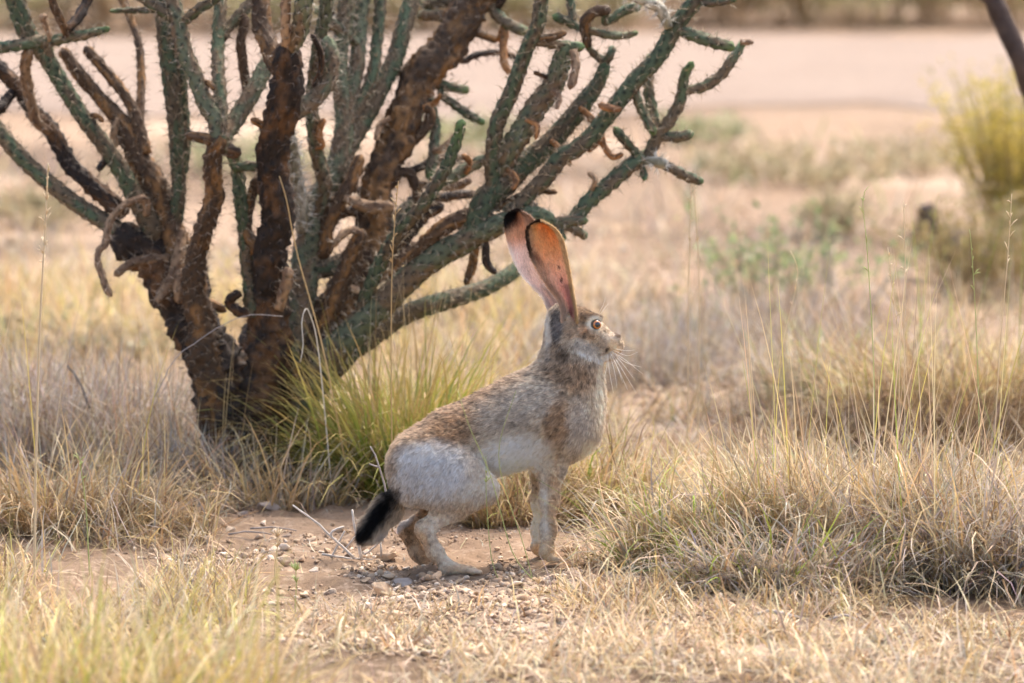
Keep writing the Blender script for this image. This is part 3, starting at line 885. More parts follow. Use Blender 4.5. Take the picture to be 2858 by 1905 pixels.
STEMS = [
    # trunk and limbs first
    (DARK, [(690, 1385, 100), (640, 1130, 92), (580, 980, 78), (520, 870, 68), (468, 790, 62), (420, 715, 60), (372, 660, 56), (345, 618, 48)]),
    (DARK, [(720, 1390, 80), (730, 1130, 72), (752, 950, 60), (752, 801, 54), (760, 690, 48), (772, 590, 46), (765, 470, 44), (770, 380, 44), (795, 290, 46), (806, 191, 44), (805, 112, 38)]),
    (BROWN, [(770, 1385, 70), (840, 1060, 64), (907, 912, 60), (960, 830, 56), (1015, 735, 52), (1044, 660, 50), (1050, 577, 48), (1067, 466, 48), (1105, 399, 50), (1134, 319, 50), (1160, 250, 52), (1200, 195, 54), (1245, 135, 54), (1290, 62, 52), (1335, -10, 50)]),
    (BROWN, [(620, 1180, 60), (590, 1050, 48), (556, 900, 40), (545, 790, 33), (548, 705, 30), (566, 657, 29), (582, 609, 28), (596, 540, 27), (597, 470, 26), (604, 410, 26), (612, 375, 26)]),
    (GREY, [(760, 1200, 54), (800, 1020, 48), (828, 896, 44), (838, 833, 42), (851, 737, 40), (872, 641, 38), (893, 546, 34), (930, 490, 32), (948, 420, 30), (960, 351, 27), (953, 287, 25), (946, 207, 25), (953, 128, 24), (966, -10, 24)]),
    (GREY, [(800, 1200, 48), (900, 1010, 44), (980, 930, 42), (1070, 850, 40), (1150, 775, 36), (1232, 703, 36), (1296, 674, 34), (1360, 642, 33), (1404, 617, 30), (1487, 600, 26), (1550, 622, 20)]),
    (GREEN, [(880, 1080, 36), (1000, 960, 32), (1130, 880, 28), (1232, 843, 27), (1296, 824, 25), (1359, 802, 23), (1404, 773, 22), (1440, 744, 20), (1475, 718, 17)]),
    # left crown
    (GREEN, [(420, 640, 34), (370, 540, 28), (312, 430, 25), (242, 338, 24), (191, 255, 24), (121, 145, 25), (80, 100, 28), (35, -10, 29)]),
    (BROWN, [(500, 720, 46), (478, 640, 44), (440, 545, 40), (400, 470, 36), (367, 398, 30), (335, 335, 26), (293, 287, 22), (239, 223, 20), (172, 130, 17)]),
    (BROWN, [(400, 430, 28), (383, 351, 22), (367, 296, 18), (303, 207, 17), (236, 128, 15)]),
    (BROWN, [(385, 360, 16), (394, 287, 13), (395, 223, 13), (389, 128, 12), (370, 64, 12), (342, -10, 13)]),
    (DARK, [(345, 600, 34), (290, 545, 28), (236, 500, 27), (191, 455, 26), (143, 367, 25), (89, 303, 24), (48, 242, 24), (-10, 185, 24)]),
    (GREEN, [(350, 655, 28), (280, 612, 26), (200, 560, 25), (112, 490, 24), (48, 425, 24), (-20, 345, 23)]),
    (GREEN, [(480, 650, 26), (494, 570, 23), (500, 497, 22), (497, 446, 22), (487, 319, 25), (472, 159, 29), (455, 60, 26), (448, -10, 24)]),
    (GREEN, [(490, 560, 16), (515, 446, 17), (512, 319, 17), (507, 180, 16), (500, 60, 16)]),
    (GREY, [(612, 395, 27), (600, 335, 26), (574, 287, 26), (544, 207, 25), (516, 143, 25), (498, 64, 26), (478, -10, 26)]),
    (GREEN, [(500, 60, 18), (450, 26, 17), (396, -14, 17)]),
    (GREEN, [(508, 62, 16), (552, 28, 16), (604, -8, 16)]),
    (GREEN, [(450, 28, 9), (380, 28, 10), (306, 30, 6)]),
    (GREEN, [(150, 200, 12), (121, 118, 19), (60, 125, 18), (-10, 134, 18)]),
    (GREEN, [(121, 118, 18), (180, 106, 18), (240, 97, 16), (306, 77, 9)]),
    (PALE, [(80, 128, 15), (70, 191, 17), (83, 271, 17), (102, 335, 17), (139, 368, 13)]),
    (BROWN, [(180, 80, 12), (165, 40, 14), (146, -10, 14)]),
    (DARK, [(184, 84, 15), (225, 40, 16), (250, -10, 16)]),
    (DARK, [(40, 250, 14), (10, 288, 18), (-14, 310, 18)]),
    (PALE, [(132, 82, 9), (120, 48, 11), (134, 44, 9)]),
    (DARK, [(310, 420, 9), (288, 455, 11), (274, 474, 9)]),
    (GREEN, [(618, 360, 21), (612, 255, 21), (607, 175, 20), (611, 96, 20), (613, -10, 20)]),
    (GREEN, [(620, 110, 14), (636, 76, 17), (672, 36, 18), (708, -8, 18)]),
    (BROWN, [(694, 300, 15), (685, 223, 15), (672, 128, 14), (683, 54, 14)]),
    (BROWN, [(770, 190, 26), (749, 128, 28), (731, 80, 29), (724, -10, 28)]),
    (PALE, [(800, 125, 15), (796, 70, 16), (800, -10, 16)]),
    (GREY, [(812, 130, 25), (838, 80, 27), (853, -10, 27)]),
    (GREY, [(610, 420, 26), (628, 370, 26), (655, 333, 26), (707, 255, 26), (760, 160, 24)]),
    (GREY, [(800, 330, 24), (845, 298, 26), (883, 265, 26), (914, 223, 25), (926, 159, 24), (910, 100, 20)]),
    (DARK, [(875, 240, 8), (893, 200, 10), (896, 165, 10), (889, 130, 10), (868, 94, 9)]),
    (WOOL, [(842, 640, 19), (840, 590, 22), (830, 530, 24), (819, 480, 24), (812, 430, 24), (806, 372, 21)]),
    (PALE, [(780, 860, 16), (796, 801, 18), (804, 746, 17)]),
    (BROWN, [(590, 392, 18), (555, 382, 17), (518, 374, 14)]),
    (DARK, [(612, 405, 18), (640, 418, 20), (674, 428, 17)]),
    (GREEN, [(710, 880, 29), (704, 833, 27), (690, 737, 22), (681, 641, 20), (669, 546, 20), (658, 466, 20), (640, 410, 19)]),
    (GREEN, [(652, 468, 13), (700, 464, 16), (745, 466, 14), (778, 474, 8)]),
    (PALE, [(410, 600, 12), (402, 556, 12), (353, 568, 11), (318, 600, 11), (299, 641, 12), (294, 680, 11), (275, 700, 10), (273, 731, 11), (286, 769, 11), (299, 807, 12), (313, 828, 9)]),
    (PALE, [(470, 720, 16), (407, 724, 16), (359, 740, 14), (318, 768, 11)]),
    (PALE, [(508, 640, 14), (498, 705, 20), (482, 769, 21), (456, 817, 18), (441, 847, 11)]),
    (PALE, [(508, 750, 16), (506, 800, 24), (503, 838, 20)]),
    (BROWN, [(530, 868, 15), (576, 846, 15), (634, 868, 13)]),
    (DARK, [(670, 870, 16), (640, 842, 16), (670, 815, 14)]),
    # dense tangle low in the middle
    (DARK, [(650, 1385, 70), (690, 1120, 60), (700, 980, 46), (712, 890, 36)]),
    (DARK, [(800, 1385, 80), (790, 1150, 70), (800, 1020, 52), (830, 930, 40)]),
    (DARK, [(560, 1000, 38), (540, 880, 34), (560, 800, 30), (552, 720, 26)]),
    (BROWN, [(880, 960, 36), (930, 860, 34), (960, 770, 30), (985, 700, 26), (1010, 640, 22)]),
    (BROWN, [(900, 700, 24), (915, 620, 24), (950, 560, 22), (985, 500, 20), (1010, 430, 18)]),
    (DARK, [(1080, 700, 26), (1130, 660, 24), (1180, 600, 22), (1240, 570, 18)]),
    (BROWN, [(1000, 800, 24), (1080, 760, 22), (1140, 700, 20), (1200, 690, 15)]),
    (PALE, [(900, 830, 14), (950, 800, 15), (1000, 810, 11)]),
    (GREEN, [(1010, 860, 22), (1060, 740, 22), (1120, 640, 22), (1190, 560, 20), (1260, 430, 18), (1290, 330, 14)]),
    (BROWN, [(1110, 400, 18), (1160, 380, 18), (1200, 330, 16), (1190, 290, 13)]),
    (GREY, [(870, 640, 24), (905, 520, 22), (880, 400, 22), (870, 300, 20), (880, 180, 20), (905, 60, 20), (915, -10, 20)]),
    (BROWN, [(720, 700, 22), (690, 640, 18), (700, 560, 16), (720, 490, 14)]),
    # middle
    (GREEN, [(930, 500, 32), (952, 450, 30), (985, 383, 30), (1018, 330, 29), (1057, 255, 27), (1096, 175, 27), (1128, 80, 26), (1154, -10, 25)]),
    (GREY, [(965, 360, 22), (985, 250, 23), (1002, 120, 23), (1012, -10, 22)]),
    (GREEN, [(985, 330, 16), (1040, 200, 18), (1052, 110, 18), (1062, -10, 18)]),
    (GREY, [(1010, 130, 15), (975, 105, 16), (930, 68, 16), (880, 18, 14)]),
    (BROWN, [(930, 80, 17), (918, 40, 18), (905, -10, 18)]),
    (BROWN, [(1060, 480, 18), (1092, 514, 18), (1108, 484, 19), (1140, 480, 18), (1160, 514, 18), (1170, 562, 18), (1166, 596, 16), (1144, 618, 12)]),
    (PALE, [(1100, 575, 18), (1019, 574, 20), (961, 553, 12)]),
    (BROWN, [(1030, 590, 18), (971, 592, 17), (905, 624, 13)]),
    (GREEN, [(865, 755, 30), (955, 731, 31), (1019, 689, 30), (1083, 641, 28), (1130, 587, 24), (1172, 545, 18)]),
    (GREEN, [(1110, 200, 14), (1191, 223, 16), (1255, 242, 15), (1308, 253, 13)]),
    (GREEN, [(1230, 262, 11), (1258, 283, 13), (1303, 316, 14), (1354, 344, 10)]),
    (GREEN, [(1200, 505, 16), (1208, 446, 16), (1214, 383, 16), (1210, 319, 15), (1195, 265, 14)]),
    (PALE, [(1225, 420, 11), (1255, 399, 14), (1298, 361, 11)]),
    (DARK, [(1120, 480, 11), (1159, 472, 12), (1204, 453, 14), (1249, 440, 14), (1302, 448, 11)]),
    (BROWN, [(1310, 85, 12), (1340, 94, 13), (1391, 113, 10)]),
    (DARK, [(1290, 170, 9), (1319, 158, 10), (1351, 149, 10), (1392, 147, 10), (1442, 160, 10)]),
    (ORANGE, [(1412, 70, 11), (1405, 143, 13), (1408, 185, 12), (1426, 208, 9)]),
    (GREEN, [(1300, 10, 15), (1255, 4, 18), (1172, 14, 16)]),
    (GREY, [(1290, 60, 15), (1240, 44, 18), (1159, 40, 15)]),
    (GREEN, [(1320, 5, 13), (1367, 16, 18), (1399, 51, 18), (1446, 80, 17), (1482, 94, 14)]),
    (DARK, [(1390, 20, 12), (1404, -10, 13)]),
    # right crown
    (GREEN, [(1320, 668, 38), (1343, 595, 38), (1361, 553, 37), (1407, 511, 36), (1455, 464, 34), (1503, 425, 33), (1550, 383, 31), (1598, 325, 29), (1639, 271, 26), (1671, 230, 21), (1687, 191, 18), (1692, 168, 15)]),
    (GREEN, [(1690, 176, 13), (1664, 155, 12), (1637, 127, 9)]),
    (GREEN, [(1692, 172, 13), (1704, 150, 13), (1711, 130, 10)]),
    (GREEN, [(1385, 560, 26), (1375, 478, 25), (1377, 414, 24), (1392, 335, 24), (1421, 271, 24), (1453, 191, 23), (1478, 121, 22), (1503, 64, 22), (1512, -10, 22)]),
    (GREY, [(1400, 500, 24), (1414, 446, 30), (1446, 383, 34), (1494, 303, 34), (1542, 239, 32), (1574, 159, 28), (1588, 128, 22)]),
    (PALE, [(1590, 250, 13), (1606, 190, 14), (1600, 140, 12)]),
    (GREEN, [(1420, 600, 20), (1490, 530, 24), (1519, 502, 26), (1569, 436, 26), (1598, 421, 25), (1646, 383, 25), (1690, 328, 25), (1735, 271, 26), (1773, 223, 26), (1821, 175, 25), (1856, 128, 25), (1894, 64, 24), (1950, -10, 24)]),
    (GREEN, [(1540, 632, 17), (1600, 610, 20), (1646, 559, 24), (1710, 508, 24), (1758, 464, 24), (1790, 440, 20), (1811, 430, 17)]),
    (GREEN, [(1800, 445, 17), (1827, 399, 19), (1842, 370, 19), (1869, 335, 19), (1894, 287, 18), (1904, 249, 16), (1912, 207, 15), (1935, 170, 11)]),
    (GREEN, [(1905, 255, 13), (1964, 240, 17), (2012, 207, 16), (2050, 159, 15), (2078, 114, 11)]),
    (GREEN, [(1832, 385, 16), (1824, 325, 18), (1812, 255, 17), (1807, 191, 15), (1812, 150, 10)]),
    (GREEN, [(1828, 375, 14), (1796, 318, 15), (1778, 271, 14), (1768, 235, 11)]),
    (GREEN, [(1838, 380, 15), (1895, 381, 17), (1938, 370, 13)]),
    (GREEN, [(1880, 80, 16), (1915, 90, 18), (1980, 112, 19), (2052, 132, 15)]),
    (PALE, [(2066, 118, 9), (2104, 117, 10)]),
    (WOOL, [(1795, 450, 12), (1830, 450, 16), (1866, 462, 16)]),
    (GREEN, [(1856, 460, 14), (1905, 486, 16), (1962, 508, 13)]),
    (GREEN, [(1790, 462, 8), (1796, 482, 12), (1800, 503, 7)]),
    (GREEN, [(1780, 432, 13), (1741, 389, 15), (1712, 352, 12)]),
    (ORANGE, [(1640, 318, 11), (1662, 345, 13), (1679, 375, 11), (1686, 408, 9), (1709, 437, 9), (1740, 430, 7)]),
    (ORANGE, [(1680, 370, 10), (1668, 398, 10), (1640, 425, 8)]),
    (ORANGE, [(1668, 290, 11), (1700, 300, 13), (1730, 304, 9)]),
    (ORANGE, [(1560, 410, 10), (1580, 440, 11), (1592, 465, 8)]),
    (BROWN, [(1640, 130, 13), (1634, 90, 17), (1634, 57, 17), (1657, 33, 17), (1705, 28, 15)]),
    (GREEN, [(1690, 60, 12), (1741, 28, 15), (1790, 14, 13)]),
    (GREY, [(1642, 84, 12), (1693, 96, 13), (1741, 99, 12), (1782, 90, 8)]),
    (GREEN, [(1632, 84, 12), (1598, 67, 15), (1540, 44, 14)]),
    (BROWN, [(1490, 108, 12), (1542, 103, 12), (1582, 90, 9)]),
    (GREEN, [(1500, 118, 12), (1566, 124, 15), (1632, 130, 14)]),
    (WOOL, [(1866, 75, 14), (1840, 22, 19), (1800, 2, 17), (1760, -12, 15)]),
    (GREEN, [(1940, 4, 11), (1990, 8, 12), (2056, -2, 9)]),
    (GREEN, [(1600, 60, 11), (1594, 20, 13), (1588, -10, 13)]),
    (PALE, [(1170, 515, 11), (1264, 518, 13), (1318, 502, 10)]),
    (DARK, [(1140, 560, 12), (1210, 553, 15), (1280, 543, 14), (1338, 540, 11)]),
    (GREY, [(1370, 462, 14), (1344, 446, 18), (1287, 478, 19), (1250, 500, 16), (1205, 525, 13)]),
    (BROWN, [(1350, 590, 22), (1296, 604, 25), (1232, 636, 25), (1180, 680, 22), (1120, 735, 17)]),
    (BROWN, [(1380, 580, 13), (1439, 553, 13), (1487, 534, 12), (1556, 537, 8)]),
    (GREY, [(1400, 585, 15), (1471, 572, 17), (1500, 588, 12)]),
    (GREY, [(1545, 622, 17), (1590, 616, 16), (1642, 616, 13)]),
    (GREEN, [(1570, 630, 14), (1604, 638, 15), (1640, 662, 12)]),
    (GREEN, [(1555, 620, 15), (1562, 650, 15), (1576, 668, 10)]),
    (BROWN, [(1326, 690, 13), (1318, 740, 15), (1299, 795, 10)]),
    (DARK, [(1355, 680, 12), (1360, 735, 13), (1386, 763, 9)]),
    (DARK, [(1490, 200, 8), (1526, 216, 7)]),
    (PALE, [(330, 330, 10), (318, 370, 11), (326, 410, 8)]), (ORANGE, [(905, 330, 10), (890, 370, 11), (902, 405, 8)]),
    (PALE, [(1090, 330, 10), (1060, 352, 11), (1050, 392, 8)]), (ORANGE, [(1180, 300, 9), (1210, 290, 10), (1232, 262, 7)]),
    (BROWN, [(700, 330, 11), (735, 352, 12), (752, 396, 9)]), (PALE, [(985, 640, 11), (955, 655, 12), (930, 690, 9)]),
    (ORANGE, [(1470, 330, 9), (1500, 352, 10), (1495, 390, 7)]), (PALE, [(1540, 250, 9), (1560, 272, 10), (1552, 305, 7)]),
    (ORANGE, [(1290, 430, 9), (1312, 452, 10), (1300, 484, 7)]), (BROWN, [(600, 250, 9), (580, 230, 10), (560, 232, 7)]),
    (BROWN, [(240, 330, 9), (268, 322, 10), (290, 340, 7)]), (ORANGE, [(1415, 470, 9), (1440, 500, 10), (1430, 530, 7)]),
    (PALE, [(1640, 480, 8), (1660, 500, 8), (1652, 530, 6)]), (BROWN, [(1010, 470, 12), (985, 500, 13), (990, 540, 9)]),
]
def cholla():
    rg = np.random.default_rng(21)
    base = G(690, 1300)
    root = empty('cholla_cactus', (float(base[0]), 0.80, 0))
    tag(root, 'large branching tree cholla cactus with green and dead brown spiny stems', 'cactus')
    bpy.context.view_layer.update()
    YB = 0.80
    done = []      # (px array, py array, Y array, r array)
    for si, (kind, pts) in enumerate(STEMS):
        a = np.array(pts, float)
        if a[-1, 1] < -2 or a[-1, 0] < -4:       # stems go on growing beyond what the photo shows
            dv_ = a[-1, :2] - a[-2, :2]
            dv_ = dv_ / np.hypot(*dv_)
            ext = rg.uniform(110, 330)
            for f_ in (.5, 1.0):
                a = np.vstack([a, [a[-1, 0] + dv_[0] * ext * .5 + rg.normal(0, 12), a[-1, 1] + dv_[1] * ext * .5 - 14, a[-1, 2] * .86]])
        if si < 7:
            Y = np.full(len(a), YB)
            amp = [0.02, -0.12, 0.16, -0.10, 0.10, -0.06, 0.12][si]
            Y = YB + amp * np.linspace(0, 1, len(a)) * 1.6
            a0 = a
        else:
            best = None
            for e in (0, -1):
                for d in done:
                    dist = np.hypot(d[0] - a[e, 0], d[1] - a[e, 1]) - d[3] * 0.8
                    j = int(np.argmin(dist))
                    if best is None or dist[j] < best[0] - 6 or (e == 0 and dist[j] < best[0]):
                        if best is None or dist[j] < best[0]:
                            best = (dist[j], e, d[2][j] - ((d[3][j] / 1790.0) * .8 if kind in (PALE, ORANGE, WOOL) else 0), d[0][j], d[1][j])
            if best[1] == -1:
                a = a[::-1]
            if best[0] > 0:
                a = np.vstack([[best[3], best[4], a[0, 2] * 0.9], a])
            seglen = np.hypot(*np.diff(a[:, :2], axis=0).T).sum() / 1790.0
            drift = (rg.uniform(-0.55, 0.65) if kind not in (PALE, ORANGE, WOOL) else rg.uniform(-.6, -.2)) * min(seglen, 0.30)
            drift = np.clip(best[2] + drift, 0.38, 1.30) - best[2]
            t = np.linspace(0, 1, len(a))
            Y = best[2] + drift * t + 0.01 * np.sin(t * 5 + rg.uniform(0, 6)) * t
        sc_ = FPX / (CAM_D + Y + 0.09)
        w = P(a[:, 0], a[:, 1], Y)
        r = a[:, 2] / sc_ * (1.0 if si < 7 else .95)
        path = spline(np.column_stack([w, r]), 0.0038)
        pth, rad = path[:, :3], np.maximum(path[:, 3], .003)
        pxx, pyy = px_of(pth)
        done.append((pxx, pyy, pth[:, 1], rad * FPX / (CAM_D + pth[:, 1])))
        n = len(pth)
        rmean = rad.mean()
        thick = rmean > 0.020
        nu = 40 if rmean > 0.03 else (28 if rmean > 0.010 else 18)
        s = np.r_[0, np.cumsum(np.linalg.norm(np.diff(pth, axis=0), axis=1))]
        # wander a little
        wob = np.stack([fbm(np.column_stack([s * 18, 0 * s + si, 0 * s + q]), 41 + q, 2) - .5 for q in range(3)], -1) * rmean * 0.35
        pth = pth + wob * smooth01(s, 0, .03)[:, None]
        # rounded tip
        tipd = (s[-1] - s) / np.maximum(rad * 1.2, 1e-4)
        offscreen = False
        if not offscreen:
            rad = rad * np.sqrt(np.clip(1 - (1 - np.clip(tipd, 0, 1)) ** 2, 0.02, 1))
        T, A, B = frames(pth)
        phi = np.linspace(0, 2 * np.pi, nu, endpoint=False)
        # spiral lattice of tubercles
        nr = max(5, min(11, int(round(2 * np.pi * rmean / 0.0105))))
        Lp = 0.017 if not thick else 0.022
        SS, PH = np.meshgrid(s, phi, indexing='ij')
        u = PH * nr / (2 * np.pi) + SS / Lp * 0.42
        v0 = SS / Lp
        uc = np.round(u)
        v1 = v0 + 0.5 * (uc % 2)
        du = u - uc
        dv = v1 - np.round(v1)
        tub = np.exp(-(du / 0.34) ** 2) * np.exp(-(dv / 0.36) ** 2)
        young = kind in (GREEN, GREY, WOOL) and rmean < 0.0115
        amp = {GREEN: .30, GREY: .22, BROWN: .20, DARK: .26, PALE: .24, ORANGE: .30, WOOL: .15}[kind]
        if thick: amp *= .45
        elif not young and kind == GREEN: amp *= .55
        p3 = np.stack([SS * 30, np.cos(PH) * 1.2 + si, np.sin(PH) * 1.2], -1)
        rough = (fbm(p3 * 1.3, 51, 3) - .5)
        woody = kind in (BROWN, DARK, PALE, ORANGE)
        if woody:
            rough = rough + 0.8 * (fbm(np.stack([SS * 22, np.cos(PH) * 5 + si, np.sin(PH) * 5], -1), 57, 2) - .5)
        if woody:
            fl = fbm(np.stack([SS * 60, np.cos(PH) * 7 * (rmean / .02) + si, np.sin(PH) * 7 * (rmean / .02)], -1), 63, 3) - .5
            rough = rough + 0.9 * np.abs(fl) * 2 - .3
        rr = rad[:, None] * (1 - amp * .5 + amp * tub + rough * ((.40 if rmean < .02 else .50) if woody else .14))
        ring = pth[:, None] + rr[..., None] * (np.cos(PH)[..., None] * A[:, None] + np.sin(PH)[..., None] * B[:, None])
        vtx = np.vstack([ring.reshape(-1, 3), pth[:1], pth[-1:] + T[-1:] * rad[-1] * .4])
        i = np.arange(n * nu).reshape(n, nu)
        j = np.roll(i, -1, 1)
        q = np.stack([i[:-1], j[:-1], j[1:], i[1:]], -1).reshape(-1, 4)
        tr = np.vstack([np.stack([j[0], i[0], np.full(nu, n * nu)], -1), np.stack([i[-1], j[-1], np.full(nu, n * nu + 1)], -1)])
        c0, c1, amt, car, csp = [np.array(x) if not np.isscalar(x) else x for x in CACT[kind]]
        pat = fbm(np.stack([SS * 26, np.cos(PH) * 1.0 + si * 3.1, np.sin(PH) * 1.0], -1), 61, 3)
        along = s / s[-1]
        bias = (0.16 * (1 - along) - 0.06)[:, None] if kind in (GREEN, GREY) else 0
        wp = smooth01(pat + bias, .62 - amt * .35, .80 - amt * .3)[..., None]
        shade = (0.8 + .4 * rg.random())
        cv = (c0 * (1 - wp) + c1 * wp) * shade
        if kind in (GREEN, GREY):        # fresh tips are yellower
            fr = smooth01(along, .8, 1.0)[:, None, None] * (.6 if young else .15)
            cv = cv * (1 - fr) + np.array((.12, .20, .06)) * fr
        are = np.clip(1.5 * np.exp(-(((du) / 0.24) ** 2 + ((dv - .18) / 0.17) ** 2)), 0, 1)[..., None] * (.95 if kind in (GREEN, GREY) else .8)
        cv = cv * (1 - are) + car * are
        cv = np.vstack([cv.reshape(-1, 3), cv[0].mean(0)[None], cv[-1].mean(0)[None]])
        name = 'trunk' if si == 0 else ('branch' if rmean > .013 else 'joint')
        st = mesh_np(name, vtx, [q, tr], M_CACTUS, None, col=cv)
        adopt(st, root)
        if kind in (DARK, PALE, ORANGE, BROWN) and si > 6:
            st['label'] = 'dead brown woody stem'
        if kind == WOOL:
            st['label'] = 'pale woolly dying stem'
        # spines at every areole
        k_u = np.arange(nr)
        rows = np.arange(0, int(s[-1] / Lp) + 1)
        UU, RR_ = np.meshgrid(k_u, rows)
        uu, vv_ = UU.ravel().astype(float), RR_.ravel() - 0.5 * (UU.ravel() % 2) + .18
        ss = vv_ * Lp
        ok = (ss > 0.004) & (ss < s[-1])
        uu, ss = uu[ok], ss[ok]
        if len(ss) == 0:
            continue
        ph = (uu - ss / Lp * 0.42) * 2 * np.pi / nr
        fi = np.interp(ss, s, np.arange(n))
        i0 = np.clip(fi.astype(int), 0, n - 1)
        nv = np.cos(ph)[:, None] * A[i0] + np.sin(ph)[:, None] * B[i0]
        ro = pth[i0] + nv * (rad[i0] * (1 + amp * .3))[:, None]
        per = {GREEN: 7, GREY: 7, BROWN: 5, DARK: 4, PALE: 4, ORANGE: 5, WOOL: 16}[kind]
        if rmean > .03: per = 4
        ro = np.repeat(ro, per, 0); nv = np.repeat(nv, per, 0); tv = np.repeat(T[i0], per, 0)
        m = len(ro)
        d = nv * .8 + rg.normal(0, .55, (m, 3)) + tv * .15
        d /= np.linalg.norm(d, axis=1)[:, None]
        ln = rg.uniform(.006, .019, m) * (1.0 if kind != WOOL else 1.15)
        side = np.cross(d, rg.normal(0, 1, (m, 3)))
        side /= np.linalg.norm(side, axis=1)[:, None]
        wv = (.00042 if kind != WOOL else .0005)
        vs = np.stack([ro - side * wv, ro + side * wv, ro + d * ln[:, None]], 1).reshape(-1, 3)
        ts_ = np.arange(3 * m).reshape(m, 3)
        cs = csp * (0.7 + .6 * rg.random((m, 1)))
        so = mesh_np('spines', vs, [ts_], M_SPINE, st, col=np.repeat(cs, 3, 0))
        so['kind'] = 'stuff'
cholla()

# ------------------------------------------------------------------ grasses
STRAW, GOLD, GREYST, LAV, BRN = (.60, .46, .28), (.54, .38, .185), (.44, .37, .29), (.36, .31, .285), (.30, .19, .10)
GRN, DGRN, YEL, PALEST = (.37, .45, .08), (.17, .26, .06), (.58, .49, .14), (.72, .58, .38)

def blades(name, xy, L, th0, bend, w, pal, K=5, az=None, azs=3.2, curl=0.4, tip=None, seed=1, z0=None, parent=None, mat=None, pw=1.2, build=True):
    """one mesh of grass blades rooted at xy; th0 and bend in degrees (lo, hi)"""
    g = np.random.default_rng(seed)
    n = len(xy)
    un = lambda r: g.uniform(r[0], r[1], n)
    az_ = (g.uniform(0, 2 * np.pi, n) if az is None else az + g.normal(0, azs, n))
    t0, be, ln, wd, cu = np.radians(un(th0)), np.radians(un(bend)), un(L), un(w) * 1.3, g.normal(0, curl, n)
    t = np.linspace(0, 1, K + 1)
    th = t0[:, None] + be[:, None] * t[None] ** pw
    ph = az_[:, None] + cu[:, None] * t[None]
    dirs = np.stack([np.sin(th) * np.cos(ph), np.sin(th) * np.sin(ph), np.cos(th)], -1)
    step = 0.5 * (dirs[:, 1:] + dirs[:, :-1]) * (ln / K)[:, None, None]
    z = (gz(xy[:, 0], xy[:, 1]) - 0.004) if z0 is None else z0
    p0 = np.column_stack([xy, z])
    pos = np.concatenate([p0[:, None], p0[:, None] + np.cumsum(step, 1)], 1)
    pos[..., 2] = np.maximum(pos[..., 2], gz(pos[..., 0], pos[..., 1]) + 0.002) if z0 is None else pos[..., 2]
    pos[:, 0, 2] = p0[:, 2]
    tw = ph + np.pi / 2 + g.normal(0, .7, n)[:, None]
    sd = np.stack([np.cos(tw), np.sin(tw), 0.2 * np.sin(tw * 2)], -1)
    taper = np.clip(1.15 - t[:-1] ** 1.5, 0.2, 1)
    off = sd[:, :-1] * (wd[:, None] * 0.5 * taper[None])[..., None]
    a, b = pos[:, :-1] - off, pos[:, :-1] + off
    v = np.concatenate([np.stack([a, b], 2).reshape(n, 2 * K, 3), pos[:, -1:]], 1)
    nv = 2 * K + 1
    q = np.array([[2 * k, 2 * k + 1, 2 * k + 3, 2 * k + 2] for k in range(K - 1)])
    tr = np.array([[2 * K - 2, 2 * K - 1, 2 * K]])
    o = (np.arange(n) * nv)[:, None, None]
    Q = (q[None] + o).reshape(-1, 4)
    Tt = (tr[None] + o).reshape(-1, 3)
    cols = np.array([c for c, _ in pal]); wts = np.array([x for _, x in pal], float)
    ci = g.choice(len(pal), n, p=wts / wts.sum())
    c = cols[ci] * g.uniform(.55, 1.28, (n, 1)) * (1 + g.normal(0, .05, (n, 3)))
    cc = np.repeat(c[:, None], nv, 1)
    if tip is not None:
        tcol, amt, start = tip
        tt = np.r_[np.repeat(t[:-1], 2), 1.0]
        ww = (smooth01(tt, start, min(1, start + .45))[None] * amt * g.uniform(.4, 1, n)[:, None])[..., None]
        cc = cc * (1 - ww) + np.array(tcol) * ww
    f = [Tt] if K == 1 else [Q, Tt]
    if not build:
        return v.reshape(-1, 3), f, np.clip(cc, 0.01, .9).reshape(-1, 3)
    return mesh_np(name, v.reshape(-1, 3), f, mat or M_GRASS, parent, col=np.clip(cc, 0.01, .9).reshape(-1, 3))

def disc(c, rx_, ry_, n, g, power=0.5):
    r = g.random(n) ** power
    a = g.uniform(0, 2 * np.pi, n)
    d = np.stack([r * np.cos(a) * rx_, r * np.sin(a) * ry_], -1)
    return np.asarray(c) + d, np.arctan2(d[:, 1], d[:, 0])

def patch(px0, px1, py0, py1, n, g, cl=0.0, seed=5):
    """n ground points inside a measured quad; cl clumps them"""
    m = int(n * (1 + 2.5 * cl))
    px = g.uniform(px0, px1, m); py = g.uniform(py0, py1, m)
    xy = G(px, py)
    if cl > 0:
        nz = fbm(np.column_stack([xy * 7, np.zeros(m)]), seed, 2)
        order = np.argsort(-(nz + g.random(m) * 0.35))
        xy = xy[order[:n]]
    return xy

gr = np.random.default_rng(33)
S_ = 100
def tuft(name, label, group, px, py, rx_, ry_, n, L, th0, bend, w, pal, tip=None, K=5, curl=.5, azs=.9, stalks=None, cat='grass', seed=0):
    global S_
    S_ += 1
    c = G(px, py)
    root = empty(name, (float(c[0]), float(c[1]), float(gz(c[0], c[1]))))
    tag(root, label, cat, group)
    g = np.random.default_rng(S_ + seed)
    n = int(n * .64)
    xy, az = disc(c, rx_, ry_, n, g, .6)
    o = blades('blades', xy, L, th0, bend, w, pal, K=K, az=az, azs=azs, curl=curl, tip=tip, seed=S_, pw=1.5)
    adopt(o, root)
    if stalks:
        ns, sl, sw, pal2 = stalks
        xy, az = disc(c, rx_ * .9, ry_ * .9, ns, g, .6)
        o = blades('stalks', xy, sl, (0, 14), (2, 26), sw, pal2, K=6, az=az, azs=1.2, curl=.3, seed=S_ + 500)
        adopt(o, root)
    return root

TG = 'bunchgrass tufts on the desert floor'
DRY = [(STRAW, 4), (GOLD, 4), (GREYST, 2), (BRN, 1.2)]
